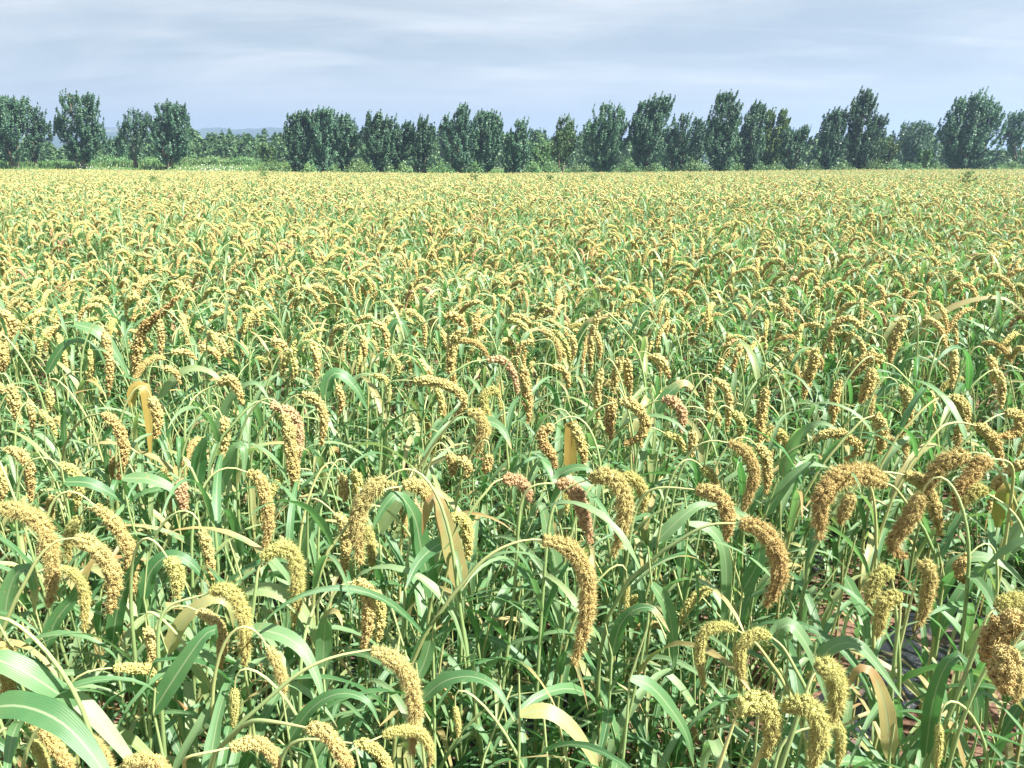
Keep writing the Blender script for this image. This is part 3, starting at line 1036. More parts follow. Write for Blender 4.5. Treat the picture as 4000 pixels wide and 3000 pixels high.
def field_object(name, label, cells, nproto, make, rs, hv=0.14):
    protos = bpy.data.collections.new(name + '_patches')
    for k in range(nproto):
        protos.objects.link(make(k))
    P = np.array(cells)
    n = len(P)
    me = bpy.data.meshes.new(name)
    me.vertices.add(n)
    me.vertices.foreach_set('co', P.astype(np.float32).ravel())
    a = me.attributes.new('pick', 'INT', 'POINT')
    a.data.foreach_set('value', rs.integers(0, nproto, n).astype(np.int32))
    a = me.attributes.new('turn', 'FLOAT_VECTOR', 'POINT')
    rot = np.zeros((n, 3), np.float32)
    rot[:, 2] = rs.uniform(0, 2 * np.pi, n)
    a.data.foreach_set('vector', rot.ravel())
    a = me.attributes.new('size', 'FLOAT_VECTOR', 'POINT')
    hgt = 1 + hv * (vnoise(P[:, 0] * 0.7, P[:, 1] * 0.7, 8) - 0.5) * 2
    szs = np.stack((np.full(n, 1.0), np.full(n, 1.0), hgt), 1).astype(np.float32)
    a.data.foreach_set('vector', szs.ravel())
    o = bpy.data.objects.new(name, me)
    col.objects.link(o)
    md = o.modifiers.new('plants', 'NODES')
    md.node_group = field_nodes(name, protos)
    tag(o, label, 'millet field', kind='stuff')
    return o


NEAR_END = 4.3


def build_field():
    rs = np.random.default_rng(21)
    cells, c = [], 0.50
    for y in np.arange(NEAR_END, 16, c):
        for x in np.arange(-0.86 * y - 2.0, 0.86 * y + 2.0, c):
            q = (x + rs.uniform(-.1, .1), y + rs.uniform(-.1, .1))
            cells.append((q[0], q[1], float(terrain(*q)) - 0.02))
    for y in np.arange(0.4, NEAR_END, c):        # the crop goes on past both sides of the picture
        for x in np.arange(0.72 * y + 0.62, 0.86 * y + 2.0, c):
            for sx in (-1, 1):
                cells.append((sx * (x + rs.uniform(-.06, .1)), y + rs.uniform(-.1, .1), -0.02))
    field_object('millet_field', 'ripening millet in the middle of the field with hanging heads', cells, 26, lambda k: patch('millet_patch', 0.56, 11, 0, rs), rs)
    cells, c = [], 1.4
    for y in np.arange(16.2, EDGE + 1, c):
        for x in np.arange(-0.95 * y - 2.0, 0.95 * y + 2.0, c):
            q = (x + rs.uniform(-.2, .2), y + rs.uniform(-.2, .2))
            cells.append((q[0], q[1], float(terrain(*q)) - 0.02))
    field_object('millet_field', 'far yellow half of the millet field up to the tree row', cells, 14, lambda k: patch('far_millet_patch', 1.6, 74, 1, rs), rs, 0.06)


build_field()


# ------------------------------------------------------------------ the nearest plants, one object each
# head of a plant in the photograph: kind, width, path from its stalk to its tip (pixels of the 4000 x 3000 photograph), optional stalk path
# b: bristly, o: loose lumps
HERO = """
golden 75 b:-10,1982 108,2007 180,2080 200,2190 205,2270 190,2370:
green 46 b:310,2020 275,2080 268,2140 270,2200:
golden 74 :290,2102 362,2133 422,2200 446,2271 428,2398:90,2290 150,2180 220,2115
golden 60 :370,1975 434,2030 482,2100 507,2160 515,2280 512,2355:
green 44 b:241,2217 283,2235 326,2301 332,2386 329,2470:20,2390 90,2280 160,2228
golden 45 :790,2072 814,2157 832,2265:
green 64 :655,2180 693,2241 693,2340:
green 68 b:826,2313 875,2301 929,2344 953,2422 959,2513 955,2600:
golden 50 :772,2386 832,2422 868,2482 856,2621:
golden 45 :573,2452 597,2543 579,2603:
green 42 :446,2609 512,2609 591,2621 651,2712:
golden 75 b:-5,2506 24,2573 36,2663 30,2740:
green 40 b:916,2690 916,2780 910,2840:
golden 60 :108,2802 163,2844 223,2929 271,2995 300,3060:
green 48 b:120,2892 157,2941 175,2990 180,3060:
golden 64 b:338,2880 386,2929 416,2995 425,3080:
golden 66 :482,2990 550,2972 633,2990 665,3080:
golden 60 :900,2920 1000,2900 1060,2940 1090,3010:
green 68 b:1024,2187 1072,2145 1127,2145 1157,2205 1163,2289 1157,2386 1145,2440:1000,2290 1008,2230
golden 46 :1308,2006 1338,2036 1350,2109 1350,2187 1340,2260:
golden 78 b:1510,1870 1450,1915 1405,1990 1395,2080 1408,2205:
green 42 b:1436,2050 1450,2130 1455,2235:
golden 58 o:1386,2283 1434,2295 1440,2374 1434,2452 1420,2540:
green 46 :1458,2313 1482,2338 1488,2422 1474,2510:
golden 74 b:1452,2537 1512,2561 1573,2609 1609,2681 1621,2772 1615,2868 1610,2945:1000,2772 1163,2633 1301,2567
golden 68 :1205,2844 1265,2856 1320,2923 1362,3000 1380,3080:1000,2814 1100,2824
green 48 b:1494,2874 1543,2856 1627,2856 1663,2886 1687,2953 1675,2995:
green 46 :1386,2904 1434,2910 1482,2941 1518,2995 1530,3060:
golden 50 b:1048,2530 1078,2579 1102,2651 1108,2720:
green 50 o:1760,2018 1808,2030 1826,2084 1828,2190:
pink 42 :1622,1960 1626,2040 1622,2125:
green 30 b:1778,2760 1790,2832 1790,2880:
golden 56 :965,1845 1015,1870 1040,1960 1050,2050 1030,2160:
golden 80 b:2121,2109 2181,2121 2247,2163 2289,2241 2295,2338 2283,2446 2259,2543 2241,2597:1808,2278 1880,2195 1960,2140 2050,2110
brown 82 b:2892,2045 2960,2060 3020,2120 3045,2200 3035,2285 2990,2370:2640,2120 2730,2066 2800,2046
brown 70 :2723,1914 2781,1923 2829,1960 2845,2030 2838,2115:
golden 80 b:2306,1872 2387,1862 2441,1953 2425,2080 2396,2170:
green 50 b:2874,2458 2814,2446 2754,2470 2733,2531 2736,2603 2751,2681:3010,2590 2950,2510
green 54 b:3010,2486 2947,2477 2893,2531 2893,2620 2911,2690:3110,2620 3060,2530
pink 68 :2174,1889 2227,1899 2265,1960 2290,2050 2310,2125:
green 96 o:2880,2790 2930,2745 2990,2750 3015,2840 2990,2960:2790,3050 2840,2900
green 30 b:2450,2265 2447,2365 2440,2420:
green 92 b:3060,2770 3121,2750 3180,2778 3205,2850 3190,2934 3170,3010:2990,2900 3030,2815
green 90 b:3190,2620 3225,2600 3262,2650 3268,2735 3250,2835:3130,2760 3165,2660
green 46 b:3240,2835 3275,2840 3285,2904 3271,2995:
green 68 b:3482,2253 3458,2232 3416,2277 3388,2366:3500,2400 3492,2310
green 66 b:3516,2345 3482,2328 3446,2374 3432,2488:3505,2480 3515,2410
golden 62 b:3590,2225 3612,2200 3632,2240 3627,2301 3609,2386 3588,2450:3520,2500 3560,2340
brown 74 b:3600,1930 3570,1990 3530,2060 3490,2115 3500,2160 3548,2174:
golden 60 :3535,1855 3580,1870 3625,1920 3658,2010 3671,2092:3400,1850 3470,1845
brown 46 :3784,2169 3748,2205 3754,2253 3774,2280:
green 74 b:3890,2375 3950,2345 4010,2355 4045,2425:3830,2480 3855,2410
brown 118 o:4020,2415 3934,2440 3874,2510 3860,2600:
brown 112 o:3955,2530 3912,2610 3935,2705:
golden 50 b:3975,2600 3980,2660 3963,2750:
green 36 b:3669,2830 3668,2910 3660,3000:
brown 96 b:3448,1885 3400,1856 3337,1851 3270,1870 3227,1914 3203,1985 3200,2110:3590,2040 3530,1950 3490,1900
brown 60 b:3330,1930 3300,1990 3280,2050:
brown 78 b:3790,1788 3733,1786 3675,1817 3641,1865 3622,1930:
brown 75 b:3868,1807 3829,1810 3790,1865 3747,1923 3735,2000:3935,1900 3905,1845
green 64 b:3850,1925 3815,1911 3771,1950 3755,1990:
golden 42 :3178,1722 3212,1701 3270,1692 3318,1711 3360,1752 3299,1800:3130,1740 3150,1731
golden 54 :3418,1622 3440,1663 3444,1720 3434,1775:3330,1680 3370,1640
golden 48 :3718,1552 3762,1581 3767,1643 3742,1711 3733,1775:3640,1570 3680,1550
golden 46 :3815,1663 3848,1682 3887,1730 3913,1818:3690,1660 3750,1650
golden 44 :3926,1614 3969,1617 3984,1663 3959,1696 3892,1706:3850,1650 3890,1625
golden 40 :3283,1487 3262,1547 3256,1600 3252,1660:3290,1580 3291,1525
golden 44 :3515,1508 3545,1550 3546,1624 3528,1700:
green 32 :3598,1527 3631,1537 3641,1580 3634,1640:
golden 50 o:3450,1414 3414,1395 3366,1415 3325,1480:3530,1470 3490,1430
golden 46 o:3410,1440 3390,1508 3358,1575:
golden 44 :3186,1362 3180,1421 3156,1479 3138,1555:3090,1380 3130,1358
golden 32 :3366,1278 3318,1246 3268,1260 3246,1310 3250,1385:
golden 42 :3535,1248 3505,1306 3484,1364 3478,1420:
golden 38 :3713,1350 3727,1402 3716,1520:
golden 36 :3880,1445 3911,1489 3911,1600:3850,1460 3865,1450
golden 38 :3860,1392 3880,1435 3880,1505:
golden 46 :2419,1571 2463,1574 2508,1619 2521,1667 2492,1711 2437,1735:2310,1630 2340,1595 2380,1576
pink 42 :2588,1561 2636,1569 2667,1624 2660,1690:2510,1600 2550,1572
brown 42 :2040,1430 2053,1499 2063,1576 2067,1642:
pink 36 :1905,1405 1960,1405 1995,1440 2014,1485 2022,1540:1780,1450 1840,1415
brown 46 :2160,1662 2118,1695 2128,1745 2160,1783 2168,1832:
golden 42 :2240,1655 2265,1720 2280,1778 2280,1818:
golden 38 :2350,1440 2334,1513 2333,1586 2337,1640:
golden 40 o:2432,1395 2408,1451 2395,1540:
golden 38 :2450,1400 2455,1489 2463,1540:
brown 45 o:2392,1555 2381,1634 2386,1715:
golden 38 o:2550,1390 2588,1415 2614,1475:
green 32 :2600,1694 2651,1716 2677,1772:
golden 40 :2704,1685 2705,1740 2697,1785:
green 30 :2766,1610 2800,1627 2812,1668:
golden 36 :2785,1482 2834,1513 2848,1586 2838,1688:
golden 36 :2782,1500 2768,1586 2771,1650:
golden 30 :2820,1402 2810,1430 2798,1465:
brown 30 :2895,1352 2870,1417 2862,1456:
green 40 :2865,1612 2896,1648 2890,1725:
golden 40 :2995,1510 2972,1634 2968,1735:
brown 56 b:2844,1730 2882,1744 2922,1778 2947,1850 2932,1913 2902,1998:
golden 46 :2955,1740 2988,1778 2998,1875 2992,1930:
green 42 b:2745,1827 2781,1858 2802,1905:
green 56 b:2432,1860 2472,1868 2508,1909 2517,1952 2510,2000:
golden 33 o:2340,1222 2315,1296 2308,1373 2312,1440:2395,1240 2365,1215
golden 27 :2330,1296 2343,1359 2342,1405:
golden 28 :2230,1310 2244,1350 2236,1405:
golden 30 :2159,1431 2198,1444 2219,1484 2222,1518:
golden 28 :2085,1333 2039,1347 2022,1400:
golden 22 :2603,1205 2606,1260 2601,1320:
green 18 :2640,1225 2668,1260 2660,1310:
pink 44 :1060,1582 1135,1612 1161,1653 1170,1711 1164,1810:1000,1570 1030,1573
golden 52 :1105,1615 1128,1682 1142,1800 1150,1880 1145,1960:
golden 40 :1178,1540 1231,1559 1262,1610 1266,1667 1254,1740:1110,1575 1145,1548
golden 42 o:1818,1290 1775,1325 1762,1393 1766,1465 1783,1520:
brown 38 o:1735,1236 1781,1236 1812,1272 1815,1300:1640,1270 1690,1245
golden 42 :1618,1487 1699,1492 1762,1513 1807,1547 1811,1585 1778,1628:
golden 36 :1624,1408 1662,1436 1677,1489 1675,1545:
green 29 :1702,1505 1724,1561 1717,1635:
green 42 b:1950,1545 1930,1525 1895,1540 1890,1586 1906,1634 1912,1698:1970,1640 1965,1580
golden 54 b:1830,1608 1868,1622 1889,1672 1874,1730 1860,1775:1730,1690 1780,1630
green 35 :1155,1362 1115,1410 1095,1475:
green 31 :1146,1398 1152,1440 1138,1490:
golden 34 :1215,1325 1238,1393 1235,1495:1175,1365 1190,1335
brown 31 :1315,1500 1335,1561 1322,1625:
golden 26 :1355,1270 1308,1285 1293,1325 1298,1370:
golden 26 :1350,1292 1337,1369 1342,1412:
golden 32 :1448,1262 1494,1277 1513,1335 1505,1398:1330,1330 1390,1275
golden 29 :1412,1310 1424,1355 1426,1398:
golden 24 :1624,1228 1656,1270 1660,1365:
green 26 :1528,1390 1552,1420 1556,1465:
green 26 :1455,1465 1506,1482 1520,1537 1515,1580:
golden 31 :1055,1324 1106,1345 1124,1385:
golden 43 :1330,1855 1345,1900 1346,1960:
green 46 o:1380,1840 1395,1870 1388,1930:
golden 62 :1575,1899 1627,1895 1665,1923 1672,1990:1440,1960 1500,1915
golden 42 :1755,1775 1770,1820 1766,1860:
golden 42 :1790,1790 1825,1820 1824,1860:
brown 43 :1910,1778 1905,1815 1890,1850:
pink 56 :1965,1870 2030,1878 2062,1922 2068,1960:1900,1920 1930,1885
brown 40 o:530,1465 533,1400 550,1311 580,1262 640,1215 692,1160:535,1700 532,1580
brown 36 :406,1290 426,1393 430,1465 423,1550:
golden 43 :590,1550 618,1634 606,1712:
brown 44 :400,1615 453,1655 479,1721 478,1803 462,1876:310,1650 350,1625
golden 42 :24,1754 77,1772 113,1827 118,1885 121,1962:
green 40 :230,1811 284,1839 311,1889 294,2000:
pink 52 :699,1875 709,1923 720,2000:771,1885 738,1817 709,1840
golden 41 :40,1500 60,1562 62,1640:
golden 29 :112,1560 126,1620 125,1690:
green 36 :190,1520 195,1565 192,1608:
green 29 :155,1604 202,1655 220,1708:
golden 29 :630,1436 680,1449 706,1500:
golden 29 :670,1378 728,1376 770,1406:
golden 29 :778,1353 839,1376 860,1424:
golden 36 :854,1324 872,1350 874,1392:
golden 40 :855,1499 902,1482 932,1528 950,1580:
golden 40 :868,1628 883,1682 867,1790:
golden 46 :-5,1335 12,1390 8,1450:
green 27 :350,1365 359,1441 340,1505:
brown 31 :625,1250 630,1320 626,1400:
golden 41 :-5,1830 12,1890 8,1955:
golden 36 :-5,1215 43,1246 50,1316:
"""

# single big leaves of the photograph: width, tone, path from the stem to the tip
LEAVES = """
112:-60,2770 60,2752 170,2766 270,2800 370,2860 470,2935 560,3020
92:-70,2565 20,2590 120,2650 220,2740 275,2830 285,2960
72:100,2640 210,2690 330,2745 440,2830 560,2930 660,2990
60:440,2520 455,2410 490,2300 545,2190 615,2092
62:562,2335 585,2240 640,2180 700,2178 760,2220 815,2300
62:655,2550 700,2450 770,2375 845,2345 895,2380 905,2470
78:600,2780 655,2690 720,2590 780,2510 820,2500 780,2600
60:20,2470 25,2350 55,2250 100,2225 125,2300 120,2420
58:960,2310 1060,2305 1160,2355 1235,2460 1285,2580
64:1262,2610 1272,2470 1300,2350 1345,2325 1370,2360
62:940,2470 1060,2462 1180,2500 1260,2590 1305,2680
78:1690,2330 1650,2150 1625,2000 1570,1900 1520,1930 1470,2020
82:1800,2300 1775,2180 1735,2040 1700,1940 1670,1985 1650,2090
56:1640,2740 1740,2650 1850,2612 1940,2630 2010,2710
60:2030,2790 2140,2778 2240,2840 2310,2930 2345,3020
56:2460,2650 2540,2680 2620,2770 2685,2880 2715,3010
56:2545,2280 2600,2360 2630,2480 2650,2680
46:2690,2045 2770,2065 2825,2140 2835,2290 2805,2560
55:3175,2610 3250,2520 3330,2498 3400,2560 3465,2650
66:3475,2960 3465,2780 3420,2650 3365,2640 3330,2740
60:3615,2960 3640,2720 3680,2570 3735,2535 3750,2620 3740,2760
46:3690,2265 3745,2185 3830,2162 3905,2190 3965,2265
46:2990,2010 3050,1915 3105,1850 3165,1812 3240,1825
48:3055,1860 3095,1730 3145,1650 3193,1628 3240,1655
46:290,1265 386,1300 463,1400 505,1490
40 dry:514,1590 522,1520 564,1512 583,1630 600,1800
58:762,1900 795,1750 835,1690 850,1720
52:835,1945 892,1827 930,1737 965,1740 975,1850
46:250,1882 337,1888 410,1930 485,2005
46:478,1868 579,1873 675,1921 730,2005
50:1270,1560 1285,1480 1325,1460 1390,1520 1440,1620
58:2330,1900 2180,1870 2230,1822 2290,1815 2330,1850
48:1480,2080 1560,1960 1590,1935 1640,1900 1700,1940
44:1840,1640 1900,1640 1960,1660 2000,1720
56:180,2530 220,2420 290,2330 350,2200 400,2190
50 dry:2225,1850 2230,1690 2228,1640 2222,1720 2215,1860
52:1120,2310 1140,2250 1190,2100 1240,1990 1300,1890
56:1760,2110 1700,2130 1640,2170 1600,2230
60:2210,2330 2170,2200 2140,2080 2110,1980 2060,2060
44:3300,2250 3340,2330 3370,2420 3350,2500
54:2570,2110 2660,2030 2740,1990 2830,2000
48:1690,2470 1650,2600 1560,2720 1500,2760
50:2390,2560 2420,2440 2470,2370 2540,2350 2600,2420
52:1130,2890 1220,2760 1330,2690 1440,2700 1500,2780
58:3080,2560 3030,2480 3080,2430 3150,2520 3190,2680
52:3780,2560 3850,2440 3920,2380 3990,2370
50:3830,2820 3800,2650 3815,2500 3850,2440
46 dry:3895,2060 3905,1960 3930,1900 3945,1990 3930,2080
46:2560,1620 2610,1540 2680,1500 2740,1560
36:840,1700 900,1560 960,1500 1020,1490 1080,1560
34:620,1560 690,1470 760,1440 840,1470 900,1560
34:180,1460 240,1360 300,1330 370,1370 410,1460
34:1490,1440 1520,1300 1560,1250 1600,1330 1610,1430
32:2240,1400 2260,1330 2300,1250 2380,1230
30:3330,1640 3420,1560 3520,1430 3570,1290
26:3560,1330 3640,1250 3760,1180 3900,1160 3990,1230
54:2900,2310 2960,2200 2980,2080 3000,2030
"""


def depth_for(px, py, w, real=0.037, z=1.03):
    """how far the plant stands: from the usual height of the crop and from the usual size of a head"""
    d = ray(px, py)
    y1 = d.y * (z - CAM_H) / d.z
    c, s = math.cos(PITCH), math.sin(PITCH)
    dep = real * F / w
    y2 = d.y * dep                                 # ray() has unit camera depth
    y = math.exp(0.72 * math.log(y1) + 0.28 * math.log(y2))
    lo = d.y * (1.22 - CAM_H) / d.z
    hi = d.y * (0.68 - CAM_H) / d.z
    return min(max(y, lo), hi)


FEET = []
PLANTS = []          # (object, kind, projected head centre, droop word, size)


def words_number(n):
    ones = 'zero one two three four five six seven eight nine ten eleven twelve thirteen fourteen fifteen sixteen seventeen eighteen nineteen'.split()
    tens = 'zero ten twenty thirty forty fifty sixty seventy eighty ninety'.split()
    if n < 20:
        return ones[n]
    return tens[n // 10] + ('-' + ones[n % 10] if n % 10 else '')


def root_at(foot, loc_paths):
    root = empty('millet_plant', foot)
    return root, [np.asarray(p) - np.asarray(foot) for p in loc_paths]


def stem_to(base, tan, rs, side):
    """stem of a plant whose head (or stalk path) begins at base with direction tan"""
    drop = rs.uniform(0.16, 0.26)
    out = rs.uniform(0.08, 0.16)
    b0 = base + np.array((-side * out, rs.normal() * 0.03, -drop))
    return b0


def full_stem(ped, tan, rs):
    """foot to the head's base; ped: points of the stalk in order, the last is the base of the head"""
    base = ped[-1]
    side = np.sign(tan[0]) if abs(tan[0]) > 0.15 else rs.choice([-1, 1])
    if len(ped) > 1:
        first = ped[0]
        td = nrm(ped[1] - ped[0])
        start = first - td * 0.03
        start[2] = min(start[2], first[2] - 0.02)
        up = bezier(start, first, first, first, 2)[:1]
        pts = [start] + ped
        stalk, _ = resample(pts, 12)
        kn = start + np.array((-side * 0.05, 0, -0.18))
    else:
        kn = stem_to(base, tan, rs, side)
        stalk = bezier(kn, kn + np.array((side * 0.01, 0, 0.17)), base - tan * 0.10 + np.array((0, 0, 0.02 if tan[2] < -0.3 else 0)), base, 12)
    gx = kn[0] - side * rs.uniform(0.0, 0.10)
    gy = kn[1] + rs.normal() * 0.05
    foot = np.array((gx, gy, float(terrain(gx, gy)) - 0.03))
    s0 = stalk[0]
    h = max(s0[2] - foot[2], 0.15)
    d0 = nrm(stalk[1] - stalk[0])
    low = bezier(foot, foot + np.array((0, 0, h * 0.45)), s0 - d0 * h * 0.30, s0, 9)
    return foot, np.vstack((low[:-1], stalk)), 8


def build_heads():
    rs = np.random.default_rng(3)
    for line in HERO.strip().splitlines():
        a, pts, ped = line.split(':')
        f = a.split()
        kind, w, fl = f[0], float(f[1]), (f[2] if len(f) > 2 else '')
        px = [tuple(map(float, q.split(','))) for q in pts.split()]
        pp = [tuple(map(float, q.split(','))) for q in ped.split()]
        top = min(px, key=lambda q: q[1])
        y0 = depth_for(top[0], top[1], w)
        d = ray(*top)
        x0 = d.x * y0 / d.y
        k = rs.uniform(-0.5, 0.5)
        H3 = np.array([on_plane(x, y, x0, y0, k) for x, y in px])
        P3 = [on_plane(x, y, x0, y0, k) for x, y in pp] + [H3[0]]
        hp, L = resample(H3, 40)
        tan = nrm(hp[2] - hp[0])
        foot, stem, n1 = full_stem(P3, tan, rs)
        dep = project(hp[14])[2]
        Rm = 0.5 * w * dep / F * 0.93
        root, (stem, hp) = root_at(foot, (stem, hp))
        V, Q, uv = tube(stem, stem_radii(len(stem), 0.0042 + 0.05 * (Rm - 0.015)), 7)
        Geo().add(V, Q, uv=uv).obj('stem', M_STEM, root)
        g = Geo()
        grains = int(np.clip((w - 30) * 0.45, 0, 24))
        grains = 0 if grains < 4 else grains
        seed_head(g, hp, Rm, rs, grains, (1.3 if 'b' in fl else 0.7) * min(1, w / 55), (0.33 if w > 90 else 0.46) if 'o' in fl else (0.27 if 'b' in fl else (0.45 if w < 56 else 0.34)))
        g.obj('seed_head', M_HEAD[kind], root, flat=False)
        nl = 6
        for V, Q, uv in add_leaves(rs, stem, n1, nl, 0.15, 0.88 if top[1] < 2300 else 0.62):
            Geo().add(V, Q, uv=uv).obj('leaf', M_LEAF, root)
        FEET.append(foot[:2])
        mid = px[len(px) // 2]
        dx = px[-1][0] - px[0][0]
        word = 'curling right' if dx > 45 else 'curling left' if dx < -45 else 'hanging straight'
        PLANTS.append((root, kind, mid, word, w, fl))


def build_big_leaves():
    rs = np.random.default_rng(4)
    for line in LEAVES.strip().splitlines():
        a, pts = line.split(':')
        w = float(a.split()[0])
        leaf_m = M_DRY if 'dry' in a else M_LEAF
        px = [tuple(map(float, q.split(','))) for q in pts.split()]
        top = min(px, key=lambda q: q[1])
        y0 = depth_for(top[0], top[1], w, 0.036, 0.96)
        d = ray(*top)
        x0 = d.x * y0 / d.y
        P3 = np.array([on_plane(x, y, x0, y0, rs.uniform(-0.3, 0.3) * 0) for x, y in px])
        P, L = resample(P3, 18)
        # tips lean a little towards or away from the lens, so that the blade is not held in one plane
        P[:, 1] += np.linspace(0, 1, 18) ** 2 * rs.uniform(-0.09, 0.05)
        b = P[0]
        gx, gy = b[0] + rs.normal() * 0.06, b[1] + 0.03 + rs.normal() * 0.03
        foot = np.array((gx, gy, float(terrain(gx, gy)) - 0.03))
        topz = b + np.array((rs.normal() * 0.02, 0.0, rs.uniform(0.05, 0.12)))
        stem = bezier(foot, foot + np.array((0, 0, b[2] * 0.5)), b - np.array((0, 0, b[2] * 0.3)), b, 9)
        stem = np.vstack((stem, topz))
        root, (P, stem) = root_at(foot, (P, stem))
        V, Q, uv = tube(stem, stem_radii(10, 0.0042), 7)
        Geo().add(V, Q, uv=uv * np.array((1, 0.75))).obj('stem', M_STEM, root)
        T = nrm(np.gradient(P, axis=0))
        view = nrm(np.array((0, 0, CAM_H)) - (P + foot))
        n = nrm(view * 0.75 + np.array((0.1, 0, 0.6)))
        S = nrm(np.cross(n, T))
        Nn = nrm(np.cross(T, S))
        dep = project(P[6] + foot)[2]
        W = leaf_width(np.linspace(0, 1, 18), w * dep / F)
        V, Q, uv = ribbon(P, S, Nn, W, 0.20, 5, 0.06, rs.uniform(0, 6))
        big = Geo().add(V, Q, uv=uv).obj('leaf', leaf_m, root)
        if 'dry' in a:
            big['label'] = 'dry yellow-brown folded leaf'
        for V, Q, uv in add_leaves(rs, stem, 8, 3, 0.2, 0.75):
            Geo().add(V, Q, uv=uv).obj('leaf', M_LEAF, root)
        FEET.append(foot[:2])
        PLANTS.append((root, 'leaf', px[len(px) // 2], '', w, ''))


def bare_spot(x, y):
    """the open soil and film strip in the photograph's lower right corner"""
    a, b = on_height(3420, 2950, 0), on_height(3560, 2560, 0)
    t = np.clip(((x - a[0]) * (b[0] - a[0]) + (y - a[1]) * (b[1] - a[1])) / ((b[0] - a[0]) ** 2 + (b[1] - a[1]) ** 2), 0, 1)
    return math.hypot(x - a[0] - t * (b[0] - a[0]), y - a[1] - t * (b[1] - a[1])) < 0.31


def copy_tree(o, parent=None):
    c = o.copy()
    col.objects.link(c)
    c.parent = parent
    for ch in o.children:
        copy_tree(ch, c)
    return c


def build_fillers(total):
    rs = np.random.default_rng(9)
    bank = []
    for b in range(26):
        headed = b % 4 != 3
        h = rs.uniform(0.80, 1.0) if headed else rs.uniform(0.72, 0.92)
        st, hd, n1 = plant_path(rs, h, rs.uniform(0, 6.28), rs.uniform(0.15, 0.22), 0.16)
        kind = rs.choice(['golden', 'golden', 'green', 'green', 'brown'])
        root = empty('millet_plant', (0, 0, 0))
        if not headed:
            st = st[:n1 + 1]
        V, Q, uv = tube(st, stem_radii(len(st), 0.004), 6)
        Geo().add(V, Q, uv=uv).obj('stem', M_STEM, root)
        if headed:
            g = Geo()
            seed_head(g, hd, rs.uniform(0.012, 0.017), rs, 7, 0.8, 0.36)
            g.obj('seed_head', M_HEAD[kind], root)
        for V, Q, uv in add_leaves(rs, st, min(n1, len(st) - 1), 6 if headed else 6, 0.14, 1.0, 1.0):
            Geo().add(V, Q, uv=uv).obj('leaf', M_LEAF, root)
        bank.append((root, kind if headed else 'leaf', hd[7] if headed else st[-1], hd[-1] - hd[0] if headed else None))
    used, n, tries = set(), 0, 0
    while n < total and tries < 60000:
        tries += 1
        y = 0.85 + (NEAR_END + 0.15 - 0.85) * rs.uniform(0, 1) ** 0.62
        x = rs.uniform(-1, 1) * (0.71 * y + 0.12)
        if bare_spot(x, y) or min(math.hypot(x - q[0], y - q[1]) for q in FEET) < 0.075:
            continue
        near = y < 2.2
        cand = [i for i, b in enumerate(bank) if (b[1] == 'leaf') == (rs.uniform() < (0.75 if near else 0.30))]
        i = int(rs.choice(cand))
        root = bank[i][0] if i not in used else copy_tree(bank[i][0])
        used.add(i)
        a = rs.uniform(0, 6.28)
        s = rs.uniform(0.5, 0.68) if y < 1.5 else rs.uniform(0.62, 0.82) if near else rs.uniform(0.85, 1.06)
        root.location = (x, y, float(terrain(x, y)) - 0.03)
        root.rotation_euler = (0, 0, a)
        root.scale = (s, s, s)
        FEET.append((x, y))
        p = bank[i][2] * s
        c = np.array((p[0] * math.cos(a) - p[1] * math.sin(a) + x, p[0] * math.sin(a) + p[1] * math.cos(a) + y, p[2]))
        u, v, _ = project(c)
        word = ''
        if bank[i][3] is not None:
            dx = bank[i][3][0] * math.cos(a) - bank[i][3][1] * math.sin(a)
            word = 'curling right' if dx > 0.05 else 'curling left' if dx < -0.05 else 'hanging straight'
        PLANTS.append((root, bank[i][1], (u, v), word, 0, ''))
        n += 1
    for i, b in enumerate(bank):
        if i not in used:
            for ch in list(b[0].children):
                bpy.data.objects.remove(ch)
            bpy.data.objects.remove(b[0])


SPECIAL = {
    (580, 1262): 'millet plant holding its brown loose-lumped head upright, tip pointing up to the right',
    (1161, 1653): 'millet plant with pinkish head, tucked behind a longer golden head left of centre',
    (3860, 2600): 'millet plant with a lumpy dark brown head, cut by the right border',
    (3270, 1870): 'millet plant with the largest brown head, bent like a bridge to the left',
    (2289, 2241): 'millet plant with the longest golden head, a bow hanging left of its tip, centre front',
    (1609, 2681): 'millet plant with thick golden head on a long bare arching stalk, front left of centre',
    (3020, 2120): 'millet plant with dark brown hook-shaped head on a stalk arching right',
    (2492, 1711): 'millet plant with golden C-shaped head whose tip turns back left',
}


def label_plants():
    tone = {'golden': 'golden', 'green': 'yellow-green', 'brown': 'brown', 'pink': 'pinkish'}
    taken = set()
    for o, kind, (u, v), word, w, fl in PLANTS:
        tag(o, None, 'millet', 'millet plants at the near edge of the field')
        pa, pd = int(round(min(max(u / 40, 0), 100))), int(round(min(max(v / 30, 0), 100)))
        for _ in range(60):
            where = f'{words_number(pa) if pa < 100 else "ninety-nine"} percent across and {words_number(pd) if pd < 100 else "ninety-nine"} down the photo'
            if kind == 'leaf':
                what = 'big-leaved millet without a head' if w else 'leafy millet without a head'
            else:
                size = 'stout ' if w > 65 else 'thin ' if 0 < w < 32 else ''
                what = f'millet plant with {size}{tone[kind]} head {word}'
            lab = f'{what}, {where}'
            if lab not in taken:
                break
            pd = pd + 1 if pd < 99 else 60
        for (a, b), s in SPECIAL.items():
            if w and abs(u - a) < 1 and abs(v - b) < 1:
                lab = s
        taken.add(lab)
        o['label'] = lab


build_heads()
build_big_leaves()
build_fillers(302 - len(PLANTS))
label_plants()


